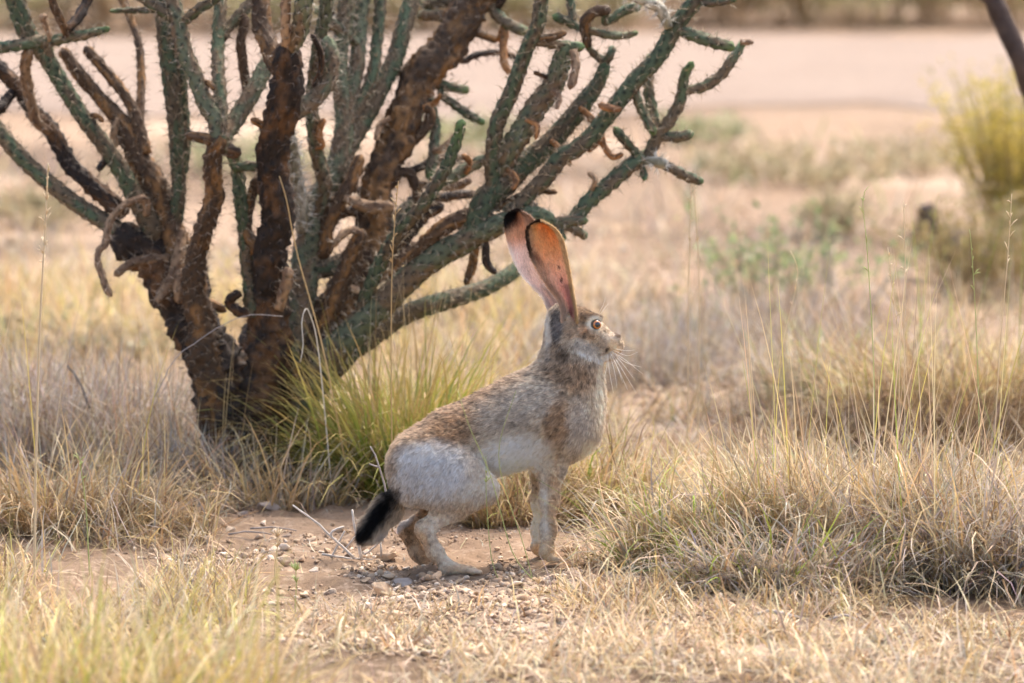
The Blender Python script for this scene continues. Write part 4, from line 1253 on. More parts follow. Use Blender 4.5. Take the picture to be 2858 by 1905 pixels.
# bright green bunchgrass between hare and cactus
tuft('bunchgrass_tuft', 'bright yellow-green bunchgrass tuft right behind the jackrabbit', TG, 1130, 1390, .115, .07, 3300,
     (.10, .33), (2, 52), (10, 95), (.0016, .0040), [(GRN, 5), (YEL, 4), (DGRN, .6), (GOLD, 1)], tip=((.56, .38, .15), .95, .35), azs=.7, curl=.35,
     stalks=(46, (.24, .40), (.0010, .0017), [(STRAW, 1), (GOLD, 1)]))
tuft('bunchgrass_tuft', 'slim green and gold grass tuft between the cactus and the jackrabbit rump', TG, 1040, 1370, .05, .05, 420,
     (.10, .25), (5, 55), (10, 90), (.0013, .0030), [(GRN, 4), (YEL, 3), (GOLD, 3)], tip=((.56, .38, .15), .9, .3), azs=.7)
tuft('bunchgrass_tuft', 'thin golden grass behind the jackrabbit shoulders', TG, 1350, 1260, .15, .08, 800,
     (.10, .24), (2, 40), (10, 70), (.0012, .0026), [(GOLD, 5), (STRAW, 3), (GRN, 2)], tip=((.58, .42, .2), .8, .3), azs=.8)
tuft('bunchgrass_tuft', 'low brown-gold grass tuft behind the jackrabbit belly and front legs', TG, 1440, 1470, .085, .05, 1300,
     (.05, .15), (5, 60), (20, 110), (.0012, .0026), [(GOLD, 4), (BRN, 4), (STRAW, 3), (YEL, 1)], azs=.9)
tuft('bunchgrass_tuft', 'golden curly grass tuft in front of the jackrabbit breast', TG, 1660, 1440, .12, .06, 2200,
     (.07, .21), (3, 55), (20, 150), (.0012, .0028), [(GOLD, 5), (STRAW, 4), (YEL, 2), (BRN, 1), (GRN, .6)], azs=1.5, curl=1.0)
tuft('bunchgrass_tuft', 'straw-coloured grass tuft with thin green blades beside the bare dirt', TG, 1960, 1600, .115, .06, 1900,
     (.06, .24), (3, 55), (15, 130), (.0012, .0030), [(STRAW, 4), (GOLD, 3), (GRN, 1.6), (GREYST, 2)], azs=1.5, curl=1.0)
tuft('bunchgrass_tuft', 'wide pale straw bunchgrass with tall standing stalks', TG, 2420, 1600, .21, .11, 6500,
     (.08, .28), (2, 50), (10, 135), (.0013, .0032), [(STRAW, 5), (PALEST, 1.6), (GREYST, 3), (GOLD, 2.4), (BRN, 1)], azs=1.5, curl=1.0,
     stalks=(70, (.30, .50), (.0011, .0020), [(STRAW, 2), (YEL, 1)]))
tuft('bunchgrass_tuft', 'grey-straw tangled bunchgrass beside the tall-stalked bunchgrass', TG, 2790, 1640, .16, .10, 4200,
     (.08, .27), (2, 55), (15, 150), (.0013, .0032), [(STRAW, 3), (GREYST, 5), (LAV, 2), (GOLD, 2), (BRN, 1)], azs=1.5, curl=1.0,
     stalks=(18, (.3, .5), (.0011, .0018), [(STRAW, 2), (GRN, 1)]))
tuft('bunchgrass_tuft', 'greyish matted grass tuft with green blades below the tall-stalked bunchgrass', TG, 2200, 1670, .15, .05, 2300,
     (.05, .17), (10, 65), (20, 110), (.0012, .0030), [(STRAW, 3), (GREYST, 4), (GRN, 1), (LAV, 2), (BRN, 1)], azs=1.5, curl=1.0)
tuft('bunchgrass_tuft', 'orange-gold bunchgrass with a dark shaded heart behind the pale bunchgrass', TG, 2690, 1240, .20, .12, 3600,
     (.12, .30), (5, 60), (15, 130), (.0014, .0032), [(GOLD, 6), (STRAW, 2), (BRN, 3), (YEL, 1)], azs=1.5, curl=1.0,
     stalks=(20, (.3, .45), (.0011, .0018), [(STRAW, 2), (GRN, 1)]))
tuft('bunchgrass_tuft', 'pale grey-gold bunchgrass beyond the orange-gold bunchgrass', TG, 2430, 1150, .19, .12, 2300,
     (.11, .27), (5, 60), (15, 130), (.0014, .0032), [(STRAW, 4), (GREYST, 3), (GOLD, 2), (GRN, .7)], azs=1.5, curl=1.0)
tuft('bunchgrass_tuft', 'golden low grass tuft at the foot of the cactus', TG, 560, 1385, .10, .05, 700,
     (.05, .19), (2, 50), (15, 90), (.0011, .0024), [(GOLD, 5), (STRAW, 3), (GREYST, 3)], azs=.9, stalks=(16, (.2, .33), (.001, .0015), [(GOLD, 1)]))
tuft('bunchgrass_tuft', 'wispy gold grass in front of the dark cactus trunk base', TG, 760, 1425, .12, .04, 700,
     (.05, .20), (5, 60), (15, 110), (.0011, .0024), [(GOLD, 5), (STRAW, 3), (GREYST, 3)], azs=1.3)
tuft('bunchgrass_tuft', 'gold grass tuft with bare stalks beside the grey twiggy brush', TG, 150, 1480, .17, .08, 2200,
     (.07, .22), (3, 55), (15, 150), (.0012, .0028), [(GOLD, 5), (STRAW, 3), (GREYST, 2), (BRN, 2)], azs=.9,
     stalks=(14, (.25, .45), (.0012, .0018), [(STRAW, 1), (YEL, 1)]))
tuft('bunchgrass_tuft', 'dense yellow-green grass bank in front of the bare dirt', TG, 90, 2060, .30, .20, 3000,
     (.10, .27), (0, 55), (10, 90), (.0016, .0036), [(YEL, 4), (STRAW, 5), (GOLD, 3), (PALEST, 1.5), (GRN, .5)], azs=1.2)
tuft('bunchgrass_tuft', 'loose yellow grass with arching blades along the dirt edge', TG, 520, 2060, .20, .12, 900,
     (.07, .18), (5, 65), (15, 90), (.0015, .0032), [(YEL, 3), (STRAW, 4), (GOLD, 3), (GRN, .5)], azs=1.3)

# grey twiggy brush left of the cactus
def brush(name, label, px, py, rx_, ry_, n, L, pal, group=None, w=(.0010, .0020), cat='shrub', th=(0, 60), K=6, seed=0):
    global S_
    S_ += 1
    c = G(px, py)
    root = empty(name, (float(c[0]), float(c[1]), float(gz(c[0], c[1]))))
    tag(root, label, cat, group)
    g = np.random.default_rng(S_ + seed)
    xy, az = disc(c, rx_, ry_, n, g, .6)
    o = blades('twigs', xy, L, th, (-25, 70), w, pal, K=K, az=az, azs=1.2, curl=1.0, seed=S_, mat=M_GRASS)
    adopt(o, root)
    # side twiglets starting partway up
    m = n * 2
    g2 = np.random.default_rng(S_ + 9)
    xy2, az2 = disc(c, rx_ * 1.3, ry_ * 1.3, m, g2, .6)
    z2 = gz(xy2[:, 0], xy2[:, 1]) + g2.uniform(.01, L[1] * .55, m)
    o = blades('twiglets', xy2, (L[0] * .2, L[1] * .4), (10, 110), (-40, 60), (w[0] * .8, w[1] * .7), pal, K=4, az=az2, azs=2.0, curl=1.2, seed=S_ + 2, z0=z2)
    adopt(o, root)
    return root
TW = 'dry twiggy brush'
GW = [(LAV, 4), (GREYST, 4), (BRN, 2), (GOLD, 1)]
brush('dry_brush', 'grey-lavender tangle of fine dry brush left of the cactus foot', 330, 1330, .19, .12, 1500, (.08, .25), GW, TW)
brush('dry_brush', 'brown-grey dry brush mound beside the gold stalks', 30, 1290, .16, .12, 1200, (.08, .27), [(GREYST, 4), (LAV, 3), (BRN, 3), (GOLD, 1)], TW)
brush('dry_brush', 'low grey twig tangle under the bunchgrass at the cactus foot', 560, 1400, .10, .05, 500, (.05, .14), GW, TW)

brush('dry_brush', 'low lavender-grey brush on the litter beyond the jackrabbit face', 1800, 1060, .18, .14, 600, (.06, .17), GW, TW)
brush('dry_brush', 'grey-brown wispy brush under the leafy green weeds', 2120, 960, .25, .18, 800, (.06, .18), [(LAV, 4), (GREYST, 3), (BRN, 4)], TW)
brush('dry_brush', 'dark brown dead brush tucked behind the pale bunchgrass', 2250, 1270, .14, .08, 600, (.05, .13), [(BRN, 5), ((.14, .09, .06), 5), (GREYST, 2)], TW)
brush('dry_brush', 'dark brown brush standing in for shade in the heart of the orange-gold bunchgrass', 2720, 1280, .20, .08, 900, (.06, .17), [(BRN, 5), ((.14, .09, .06), 6), (GOLD, 2)], TW)  # added brush, its dark browns stand in for the shade inside the tuft

# loose dry grass that covers the ground
def cover(name, label, parts, seed):
    vs, fq, ft, cs, n0 = [], [], [], [], 0
    for k, (xy, L, th0, bend, w, pal, K) in enumerate(parts):
        v, f, c = blades('', xy, L, th0, bend, w, pal, K=K, curl=.7, seed=seed + k, build=False)
        vs.append(v); cs.append(c)
        fq.append(f[0] + n0); ft.append(f[1] + n0); n0 += len(v)
    o = mesh_np(name, np.vstack(vs), [np.vstack(fq), np.vstack(ft)], M_GRASS, col=np.vstack(cs))
    return tag(o, label, 'grass', kind='stuff')
g = gr
cover('dry_grass', 'short curly dry grass carpeting the near ground', [
    (patch(-350, 3250, 1770, 2250, 11500, g, .6, 3), (.03, .11), (10, 80), (10, 160), (.0012, .0028), DRY + [(PALEST, 4)], 4),
    (patch(1500, 3250, 1660, 1800, 3500, g, .8, 4), (.03, .10), (10, 75), (10, 110), (.0010, .0024), DRY + [(PALEST, 1)], 4),
    (patch(-300, 700, 1600, 1800, 3600, g, .8, 5), (.04, .13), (5, 65), (10, 110), (.0011, .0026), DRY + [(YEL, 2)], 4),
    (patch(600, 1600, 1690, 1790, 900, g, .9, 6), (.02, .07), (20, 85), (0, 90), (.0010, .0022), DRY, 4),
    (patch(450, 2000, 1420, 1720, 900, g, .5, 7), (.015, .06), (60, 95), (-20, 40), (.0008, .0018), [(STRAW, 2), (BRN, 3), (GREYST, 3)], 3),
    (patch(-300, 600, 1340, 1560, 2500, g, .8, 8), (.04, .15), (5, 70), (10, 110), (.0010, .0022), DRY, 4),
    (patch(1600, 3200, 1340, 1600, 3000, g, .7, 9), (.04, .15), (5, 70), (10, 150), (.0010, .0024), DRY, 4),
    (patch(1450, 3200, 1150, 1400, 3000, g, .8, 10), (.04, .16), (5, 65), (10, 100), (.0011, .0026), DRY + [(GRN, .5)], 4),
], 700)
cover('dry_grass', 'sparse pale dry grass on the ground behind the jackrabbit and cactus', [
    (patch(1400, 3300, 800, 1180, 3600, g, .8, 12), (.04, .17), (5, 65), (10, 95), (.0015, .0034), [(STRAW, 4), (GOLD, 4), (GREYST, 3), (BRN, 2)], 4),
    (np.vstack([patch(-900, 480, 1000, 1320, 2200, g, .9, 13), patch(950, 1500, 1000, 1320, 900, g, .9, 13)]), (.05, .18), (5, 60), (10, 90), (.0015, .0032), [(GOLD, 5), (STRAW, 3), (GREYST, 2)], 4),
    (patch(-900, 1500, 780, 1010, 3400, g, .8, 14), (.06, .20), (5, 55), (10, 80), (.002, .004), [(GOLD, 6), (STRAW, 4), (YEL, 2)], 3),
    (patch(-900, 3600, 620, 800, 2000, g, 1.2, 15), (.04, .15), (5, 65), (10, 80), (.002, .0045), [(STRAW, 4), (GREYST, 4), (BRN, 2)], 3),
    (patch(-400, 3400, 400, 600, 900, g, 1.4, 16), (.06, .18), (5, 60), (10, 80), (.003, .006), [(STRAW, 3), (GREYST, 3), (DGRN, 1), (BRN, 2)], 3),
    (patch(1400, 3200, 880, 1300, 4200, g, .9, 22), (.02, .08), (60, 95), (-15, 40), (.0015, .0034), [(BRN, 4), ((.17, .11, .07), 4), (LAV, 3), (GREYST, 2)], 3),
    (patch(-300, 700, 880, 1300, 2000, g, .9, 23), (.02, .08), (60, 95), (-15, 40), (.0015, .0034), [(BRN, 4), ((.17, .11, .07), 4), (LAV, 3), (GREYST, 2)], 3),
], 760)

# single seed stalks
def stalk(label, base, pts, Y, col, rad=.0009, head=0, seed=3):
    """a thin flowering stalk through measured points at depth Y, with a feathery head"""
    g = np.random.default_rng(seed)
    b = G(*base) if Y is None else None
    yy = float(b[1]) if Y is None else Y
    p0 = np.array([P(*base, yy)])
    p0[0, 2] = gz(p0[0, 0], p0[0, 1]) - .003
    w = np.vstack([p0] + [P(x, y, yy - 0.01 * k)[None] for k, (x, y) in enumerate(pts)])
    path = spline(w, .012)
    mb = MB()
    mb.tube(path, np.linspace(rad, rad * .5, len(path)), col, 5)
    if head:
        tot = len(path)
        for k in range(head):
            i = int(tot * (1 - .22 * g.random())) - 1
            d = np.array([g.normal(0, .5), g.normal(0, .5), .8]); d /= np.linalg.norm(d)
            ln = g.uniform(.006, .018)
            mb.tube(np.array([path[i], path[i] + d * ln * .6, path[i] + d * ln + np.array([0, 0, -.002])]), np.array([.0003, .0009, .0002]), np.array(col) * 1.1, 4)
    root = empty('grass_stalk', tuple(p0[0]))
    tag(root, label, 'grass stalk', 'single flowering grass stalks')
    o = mb.build('stem', M_GRASS)
    adopt(o, root)
SC_, SG_ = np.array(PALEST), np.array((.42, .46, .18))
stalk('tall thin pale stalk with feathery seed head over the grey brush', (95, 1660), [(100, 1300), (112, 900), (128, 600), (134, 455)], -.35, SC_ * .95, .0021, 30, 1)
stalk('thin green stalk crossing in front of the jackrabbit belly and thigh', (1500, 1700), [(1430, 1540), (1370, 1330), (1310, 1190), (1278, 1090)], -.14, SG_, .0008, 0, 2)
stalk('thin pale stalk crossing in front of the jackrabbit flank', (1490, 1690), [(1455, 1500), (1405, 1350), (1394, 1240), (1440, 1090)], -.15, SG_, .0007, 0, 3)
stalk('short straight stalk rising in front of the jackrabbit knee', (1395, 1640), [(1372, 1560), (1358, 1400), (1356, 1272)], -.12, SG_, .0007, 6, 4)
stalk('long straw stalk leaning across the cactus trunk out of the green bunchgrass', (985, 1290), [(905, 990), (830, 710), (800, 560), (780, 492)], .62, np.array(GOLD) * 1.1, .0016, 0, 5)
stalk('bleached bent grass stem hooked over beside the cactus trunk', (930, 1200), [(890, 990), (866, 880), (852, 862), (842, 900), (846, 960), (838, 1010)], .60, np.array((.74, .66, .55)), .0012, 0, 6)
stalk('upright golden flower stalk above the green bunchgrass', (1095, 1330), [(1092, 1000), (1094, 760), (1103, 600), (1112, 505)], .36, np.array(GOLD), .0012, 24, 7)
stalk('pair-standing pale straw stalk behind the jackrabbit face, left one', (1920, 1230), [(1921, 900), (1926, 620), (1931, 480)], .9, SC_ * .9, .0014, 10, 8)
stalk('pair-standing pale straw stalk behind the jackrabbit face, curved one', (1945, 1220), [(1952, 900), (1945, 640), (1933, 500)], .95, SC_ * .9, .0013, 4, 9)
stalk('slender wavy stalk leaning over the golden grass', (2135, 1250), [(2170, 1040), (2222, 800), (2224, 740), (2206, 700)], .7, SC_, .0009, 4, 10)
stalk('tall green stalk at the front of the pale bunchgrass', (2430, 1500), [(2440, 1100), (2422, 720), (2408, 560), (2424, 520)], .1, SG_ * 1.1, .0010, 8, 11)
stalk('tall straw stalk with crooked top over the pale bunchgrass', (2500, 1500), [(2510, 1000), (2495, 850), (2478, 690)], .12, SC_, .0009, 6, 12)
stalk('pale upright stalk beside the crooked-topped stalk', (2530, 1480), [(2524, 1050), (2526, 750), (2522, 560)], .3, SC_ * .95, .0010, 6, 13)
stalk('green-tinged stalk standing in the orange-gold bunchgrass', (2740, 1400), [(2728, 1000), (2712, 700), (2706, 640)], .2, SG_, .0010, 6, 14)
stalk('long leaning stalk rising out of the grey-straw bunchgrass', (2760, 1500), [(2786, 1050), (2814, 700), (2824, 540)], .15, SC_, .0010, 10, 15)
stalk('thin green stalk with narrow spike at the edge of the grey brush', (250, 1560), [(240, 1420), (225, 1300), (222, 1282)], -.05, SG_, .0011, 10, 16)

for k, (bx, by, tx, ty, yy, lab) in enumerate([
        (560, 1660, 548, 1470, -.12, 'dry oat stem with pale hanging spikelets on the bare dirt'),
        (770, 1640, 772, 1470, -.10, 'short dry oat stem with one pale spikelet tuft beside the upright stone'),
        (830, 1760, 822, 1560, -.42, 'green-stemmed thin grass sprig in the gravel'),
        (2150, 1760, 2146, 1560, -.32, 'dry stem with bleached drooping spikelets before the matted grass'),
        (2330, 1800, 2300, 1545, -.34, 'dry stem with a big bleached spikelet fan before the pale bunchgrass'),
        (2720, 1800, 2690, 1570, -.33, 'curving dry stem with straw spikelets before the grey-straw bunchgrass'),
        (1090, 1860, 1086, 1640, -.55, 'soft blurred pale seed stem standing in the near gravel'),
        (1510, 1780, 1500, 1600, -.40, 'straw seed stem standing below the forefeet')]):
    stalk(lab, (bx, by), [((bx * 2 + tx) / 3 - 4, (by * 2 + ty) / 3), ((bx + tx * 2) / 3 + 3, (by + ty * 2) / 3), (tx, ty)], yy, SC_ if k != 2 else SG_, .0010, 22, 40 + k)

# ------------------------------------------------------------------ stones, gravel, twigs
def rock_mesh(g, seg=2):
    import bmesh
    bm = bmesh.new()
    bmesh.ops.create_icosphere(bm, subdivisions=seg, radius=1)
    v = np.array([x.co[:] for x in bm.verts])
    t = np.array([[x.index for x in f.verts] for f in bm.faces])
    bm.free()
    s = g.random(3) * 50
    v = v * (0.55 + .70 * fbm(v * 1.1 + s, 7, 2) + .32 * fbm(v * 3.1 + s, 8, 2))[:, None]
    for _ in range(9):       # flat broken faces
        n = g.normal(0, 1, 3); n /= np.linalg.norm(n)
        d = v @ n
        lim = g.uniform(.34, .66)
        v = v - np.clip(d - lim, 0, None)[:, None] * n * .96
    return v, t
def rotz(a):
    return np.array([[math.cos(a), -math.sin(a), 0], [math.sin(a), math.cos(a), 0], [0, 0, 1]])
CT, CG, CW = (.54, .385, .255), (.36, .29, .24), (.66, .52, .39)
BIG = [  # px, py(base), width px, height px, colour, label
    (598, 1600, 34, 24, CW, 'angular whitish stone on the bare dirt beside dry seed heads'),
    (1082, 1562, 66, 36, CT, 'rounded tan stone right behind the jackrabbit hind feet'),
    (1126, 1612, 62, 34, CG, 'grey rough stone against the jackrabbit heel'),
    (1066, 1652, 66, 52, CT, 'largest tan angular stone in the rubble below the jackrabbit tail'),
    (796, 1585, 34, 44, CT, 'upright knobbly tan stone on the bare dirt'),
    (874, 1588, 32, 24, CW, 'small pale grey stone left of the dead white twigs'),
    (742, 1440, 86, 36, CG, 'flat grey stone near the green bunchgrass'),
    (680, 1452, 36, 30, CG, 'grey lump of stone touching the flat grey stone'),
    (702, 1412, 34, 22, CT, 'pale pebble beyond the flat grey stone'),
    (534, 1725, 62, 34, CW, 'wide pale stone half buried in the near gravel'),
    (1658, 1518, 24, 24, CT, 'round pale pebble in front of the forefeet'),
    (1704, 1568, 66, 26, CG, 'flat slate-grey stone beside the round pale pebble'),
    (1732, 1541, 16, 11, CW, 'tiny white pebble just beyond the slate-grey stone'),
    (620, 1865, 44, 24, CT, 'blurred tan stone among the near grass'),
    (1990, 1180, 40, 20, CG, 'grey stone in the litter under the thin stalks'),
]
for k, (px, py, wp, hp, c, lab) in enumerate(BIG):
    g2 = np.random.default_rng(900 + k)
    v, t = rock_mesh(g2, 4)
    xy = G(px, py - 4)
    s_ = FPX / (CAM_D + xy[1])
    v = (v / np.abs(v).max(0)) * np.array([wp / s_ / 2, wp / s_ / 2 * .8, hp / s_ / 2])
    z = float(gz(xy[0], xy[1]))
    o = mesh_np('stone', v, [t], M_STONE, col=np.broadcast_to(c, v.shape), smooth=False)
    o.location = (float(xy[0]), float(xy[1]), z + hp / s_ / 2 * .55)
    tag(o, lab, 'stone', 'stones on the bare dirt')
protos = []
for k in range(6):
    g2 = np.random.default_rng(950 + k)
    v, t = rock_mesh(g2, 2)
    c = [CT, CW, CT, (.36, .27, .21), (.44, .30, .19), CT][k]
    o = mesh_np('pebble', v, [t], M_STONE, col=np.broadcast_to(c, v.shape), smooth=False)
    protos.append(o)
g2 = np.random.default_rng(77)
cnt = 0
for k in range(120):
    px, py = g2.uniform(480, 1900), g2.uniform(1470, 1790)
    if abs(px - 1350) < 260 and 1520 < py < 1600 and px > 1180:
        continue
    xy = G(px, py)
    o = protos[k] if k < 6 else protos[k % 6].copy()
    if k >= 6:
        COL.objects.link(o)
    s = g2.uniform(.003, .0085) * (1.25 if px < 1250 else .8)
    o.scale = (s * g2.uniform(.9, 1.4), s * g2.uniform(.8, 1.1), s * g2.uniform(.55, .9))
    o.rotation_euler = (g2.normal(0, .3), g2.normal(0, .3), g2.uniform(0, 6.28))
    o.location = (float(xy[0]), float(xy[1]), float(gz(xy[0], xy[1])) + s * .25)
    tag(o, 'small tan or grey pebble lying loose in the gravelly bare dirt', 'pebble', 'loose pebbles in the bare dirt')
# fine gravel
vs, ts, cs, n0 = [], [], [], 0
gp = [rock_mesh(np.random.default_rng(970 + k), 1) for k in range(10)] + [rock_mesh(np.random.default_rng(990 + k), 2) for k in range(10)]
def gravel(npts, x0, x1, y0, y1, sz, cl):
    global n0
    xy = patch(x0, x1, y0, y1, npts, g2, cl, 21)
    hx, hy = px_of(np.column_stack([xy, np.zeros(len(xy))]))
    foot = ((np.abs(hx - 1235) < 125) | (np.abs(hx - 1528) < 50)) & (hy > 1535) & (hy < 1612)
    xy = xy[~(foot & (g2.random(len(xy)) < (.97 if sz[1] > .006 else .5)))]
    z = gz(xy[:, 0], xy[:, 1])
    for q in range(len(xy)):
        s = (sz[0] + (sz[1] - sz[0]) * g2.random() ** 2.2) * g2.uniform(.7, 1.2)
        v, t = gp[(q % 10) + (10 if s > .0045 else 0)]
        w = (v * s * np.array([g2.uniform(.8, 1.5), g2.uniform(.7, 1.1), g2.uniform(.5, .9)])) @ rotz(g2.uniform(0, 6.28)).T @ np.array([[1, 0, 0], [0, .9, -.42], [0, .42, .9]]).T @ rotz(g2.uniform(0, 6.28)).T + np.array([xy[q, 0], xy[q, 1], z[q] + s * .2])
        vs.append(w); ts.append(t + n0); n0 += len(w)
        c = np.array([CT, CW, (.46, .32, .21), (.42, .285, .185), (.38, .26, .165), (.26, .18, .13)][g2.integers(0, 6) if s < .006 else g2.integers(0, 5)]) * g2.uniform(.75, 1.15)
        cs.append(np.broadcast_to(c, w.shape))
gravel(11000, 450, 2050, 1540, 1840, (.0016, .0075), .25)
gravel(2200, 400, 2050, 1400, 1580, (.0014, .0044), .6)
gravel(1200, 1500, 2900, 950, 1200, (.003, .010), .8)
gravel(700, -200, 2900, 600, 900, (.006, .016), .8)
gravel(700, 430, 2000, 1530, 1830, (.004, .0125), .5)
gravel(300, 300, 1000, 1400, 1560, (.003, .009), .5)
tag(mesh_np('gravel', np.vstack(vs), [np.vstack(ts)], M_STONE, col=np.vstack(cs), smooth=False), 'fine tan gravel and clods strewn over the bare dirt', 'gravel', kind='stuff')

# dead twigs
def twig(label, polys, Y, col, rad, grp='dead fallen twigs'):
    root = None
    mb = MB()
    for pl in polys:
        w = np.array([P(x, y, Y + (dy[0] if dy else 0)) for x, y, *dy in pl])
        w[:, 2] = np.maximum(w[:, 2], gz(w[:, 0], w[:, 1]) + .001)
        path = spline(w, .01)
        n = len(path)
        nz = np.stack([fbm(np.column_stack([np.arange(n) * .5, np.full(n, q * 7.0 + pl[0][0]), np.zeros(n)]), 15) - .5 for q in range(3)], -1) * .004
        mb.tube(path + nz, np.linspace(rad, rad * .55, n), col, 6)
    w0 = P(polys[0][0][0], polys[0][0][1], Y)
    o = mb.build('twig', M_TWIG)
    tag(o, label, 'twig', grp)
WHT, GRY = np.array((.62, .54, .46)), np.array((.36, .31, .28))
yt = .08
twig('dead white twig leaning up to the left behind the tail', [[(990, 1560), (930, 1500), (870, 1450), (816, 1411)], [(925, 1497), (930, 1480), (960, 1470)]], yt, WHT, .0024)
twig('short upright bleached twig beside the tail', [[(1008, 1560), (994, 1490), (981, 1422)], [(1000, 1520), (1015, 1500)]], yt, WHT * 1.15, .0027)
twig('tangled grey twig lying on the dirt under the tail', [[(924, 1560), (945, 1520), (962, 1482)], [(900, 1545), (960, 1556), (1040, 1560)], [(1064, 1552), (1062, 1508)]], yt + .01, WHT * .85, .0020)
twig('crossed pair of bleached twigs between the tail and the green bunchgrass', [[(1010, 1565), (1050, 1525), (1085, 1480)], [(955, 1540), (990, 1500), (1020, 1470)]], yt + .05, WHT * .9, .0018)
twig('thin grey twig litter lying beyond the white twigs', [[(700, 1475), (760, 1470), (830, 1482)], [(640, 1490), (700, 1484), (760, 1488)]], .30, GRY * .8, .0016)
twig('forked thin twig sticking up at the jackrabbit rump', [[(1085, 1400), (1062, 1310), (1048, 1270), (1036, 1244)], [(1060, 1305), (1030, 1296)]], .16, GRY * 1.1, .0017)
twig('grey curved twig with a fork lying in the near dry grass', [[(2105, 1870), (2150, 1822), (2209, 1778), (2292, 1746), (2356, 1717), (2395, 1756)], [(2299, 1746), (2284, 1793), (2318, 1838)], [(2113, 1862), (2118, 1905)]], -.50, GRY * 1.3, .0030)
twig('thin brown twig lying on the dirt in front of the forefeet', [[(1555, 1480), (1600, 1490), (1640, 1515)], [(1570, 1483), (1590, 1470)]], .2, GRY * .8, .0012)
twig('dark thin twig arching in the brush beside the cactus', [[(250, 1140), (226, 1080), (205, 1040), (188, 1016)]], .9, GRY * .45, .0026)
twig('pale long twig crossing low over the cactus foot', [[(430, 1110), (490, 1000), (540, 960), (620, 905), (700, 880), (790, 884)]], .55, GRY * .9, .0009)

# ------------------------------------------------------------------ background plants
def shrub(name, label, px, py, rx_, h, nst, nlf, lc, sc_col, leaf=(.008, .018), group=None, seed=1, spread=35, cat='shrub'):
    """branching shrub: woody stems and many small leaf faces"""
    g = np.random.default_rng(seed)
    c = G(px, py)
    z = float(gz(c[0], c[1]))
    root = empty(name, (float(c[0]), float(c[1]), z))
    tag(root, label, cat, group)
    xy, az = disc(c, rx_ * .35, rx_ * .35, nst, g, .6)
    v, f, col = blades('', xy, (h * .55, h * 1.05), (0, spread), (-5, 30), (h * .012, h * .022), [(sc_col, 1)], K=6, az=az, azs=.8, curl=.5, seed=seed, build=False)
    o = mesh_np('stems', v, f, M_TWIG, col=col)
    adopt(o, root)
    sv = v.reshape(nst, 13, 3)
    i = g.integers(0, nst, nlf)
    tt = g.uniform(.2, 1.0, nlf) ** .7 * 11.9
    k = tt.astype(int)
    p = sv[i, k] * (1 - (tt - k)[:, None]) + sv[i, np.minimum(k + 1, 12)] * (tt - k)[:, None]
    p = p + g.normal(0, h * .035, (nlf, 3))
    d = np.column_stack([g.normal(0, .7, nlf), g.normal(0, .7, nlf), g.uniform(-.1, 1.2, nlf)])
    d /= np.linalg.norm(d, axis=1)[:, None]
    sd = np.cross(d, g.normal(0, 1, (nlf, 3))); sd /= np.linalg.norm(sd, axis=1)[:, None]
    ln = g.uniform(*leaf, nlf)[:, None]
    lv = np.stack([p, p + d * ln * .5 + sd * ln * .2, p + d * ln, p + d * ln * .5 - sd * ln * .2], 1).reshape(-1, 3)
    lq = np.arange(4 * nlf).reshape(nlf, 4)
    cols = np.array([x for x, _ in lc]); ww = np.array([x for _, x in lc], float)
    cc = cols[g.choice(len(lc), nlf, p=ww / ww.sum())] * g.uniform(.7, 1.25, (nlf, 1))
    o = mesh_np('leaves', lv, [lq], M_LEAF, col=np.repeat(cc, 4, 0), smooth=False)
    adopt(o, root)
    return root
BG = 'shrubs behind the jackrabbit'
shrub('shrub', 'yellow-flowering upright shrub at the edge of the clearing', 2860, 640, .22, .42, 110, 5600, [((.58, .45, .09), 5), ((.50, .39, .10), 3), ((.36, .32, .10), 2)], (.42, .33, .14), (.008, .02), BG, 1, 30)
shrub('shrub', 'tan brushy plant below the yellow-flowering shrub', 2760, 800, .3, .24, 110, 3600, [((.34, .25, .10), 4), ((.26, .24, .08), 2), ((.4, .3, .16), 2)], (.3, .22, .12), (.008, .018), BG, 2, 45)
shrub('green_forb', 'sparse leafy green weed with pale stems in the clearing', 2110, 860, .26, .24, 30, 260, [((.22, .30, .12), 5), ((.34, .36, .18), 3)], (.34, .29, .2), (.012, .026), BG, 3, 40, 'weed')
shrub('green_forb', 'second leafy green weed with wide-spread pale stems', 2290, 850, .28, .22, 30, 260, [((.22, .30, .12), 5), ((.34, .36, .18), 3), ((.38, .36, .2), 1)], (.34, .29, .2), (.012, .026), BG, 4, 48, 'weed')
shrub('green_forb', 'thin green weed low behind the jackrabbit face', 1900, 930, .2, .12, 16, 130, [((.22, .30, .11), 4), ((.34, .34, .16), 2)], (.34, .29, .2), (.01, .02), BG, 5, 55, 'weed')
far_cols = [((.36, .32, .18), 4), ((.44, .35, .21), 3), ((.48, .37, .23), 3)]
for k, (px, py, r_, h_, lab) in enumerate([
        (2080, 480, .35, .15, 'low olive brush patch on the near road edge'), (2290, 500, .4, .17, 'round tan brush patch on the near road edge'),
        (2560, 470, .4, .15, 'grey-olive brush patch beside the yellow shrub'), (1950, 400, .30, .12, 'small fresh green weed clump by the road edge'),
        (2330, 640, .1, .16, 'thin brown upright weed in the pale clearing'), (1330, 420, .35, .14, 'green-tan weed clump seen through the cactus arms'),
        (90, 590, .22, .14, 'small olive bush left behind the cactus'), (700, 470, .35, .16, 'pale green weed patch seen between the cactus stems'),
        (350, 1000, .25, .10, 'brown low brush behind the grey twig tangle'), (60, 980, .3, .12, 'dark brown low brush left of the twig tangle')]):
    lc = far_cols if k not in (3, 5, 7) else [((.34, .37, .19), 4), ((.42, .37, .22), 3)]
    shrub('shrub', lab, px, py, r_, h_ * .75, 60, 800, lc, (.40, .31, .19), (.012, .03), BG, 20 + k, 60)
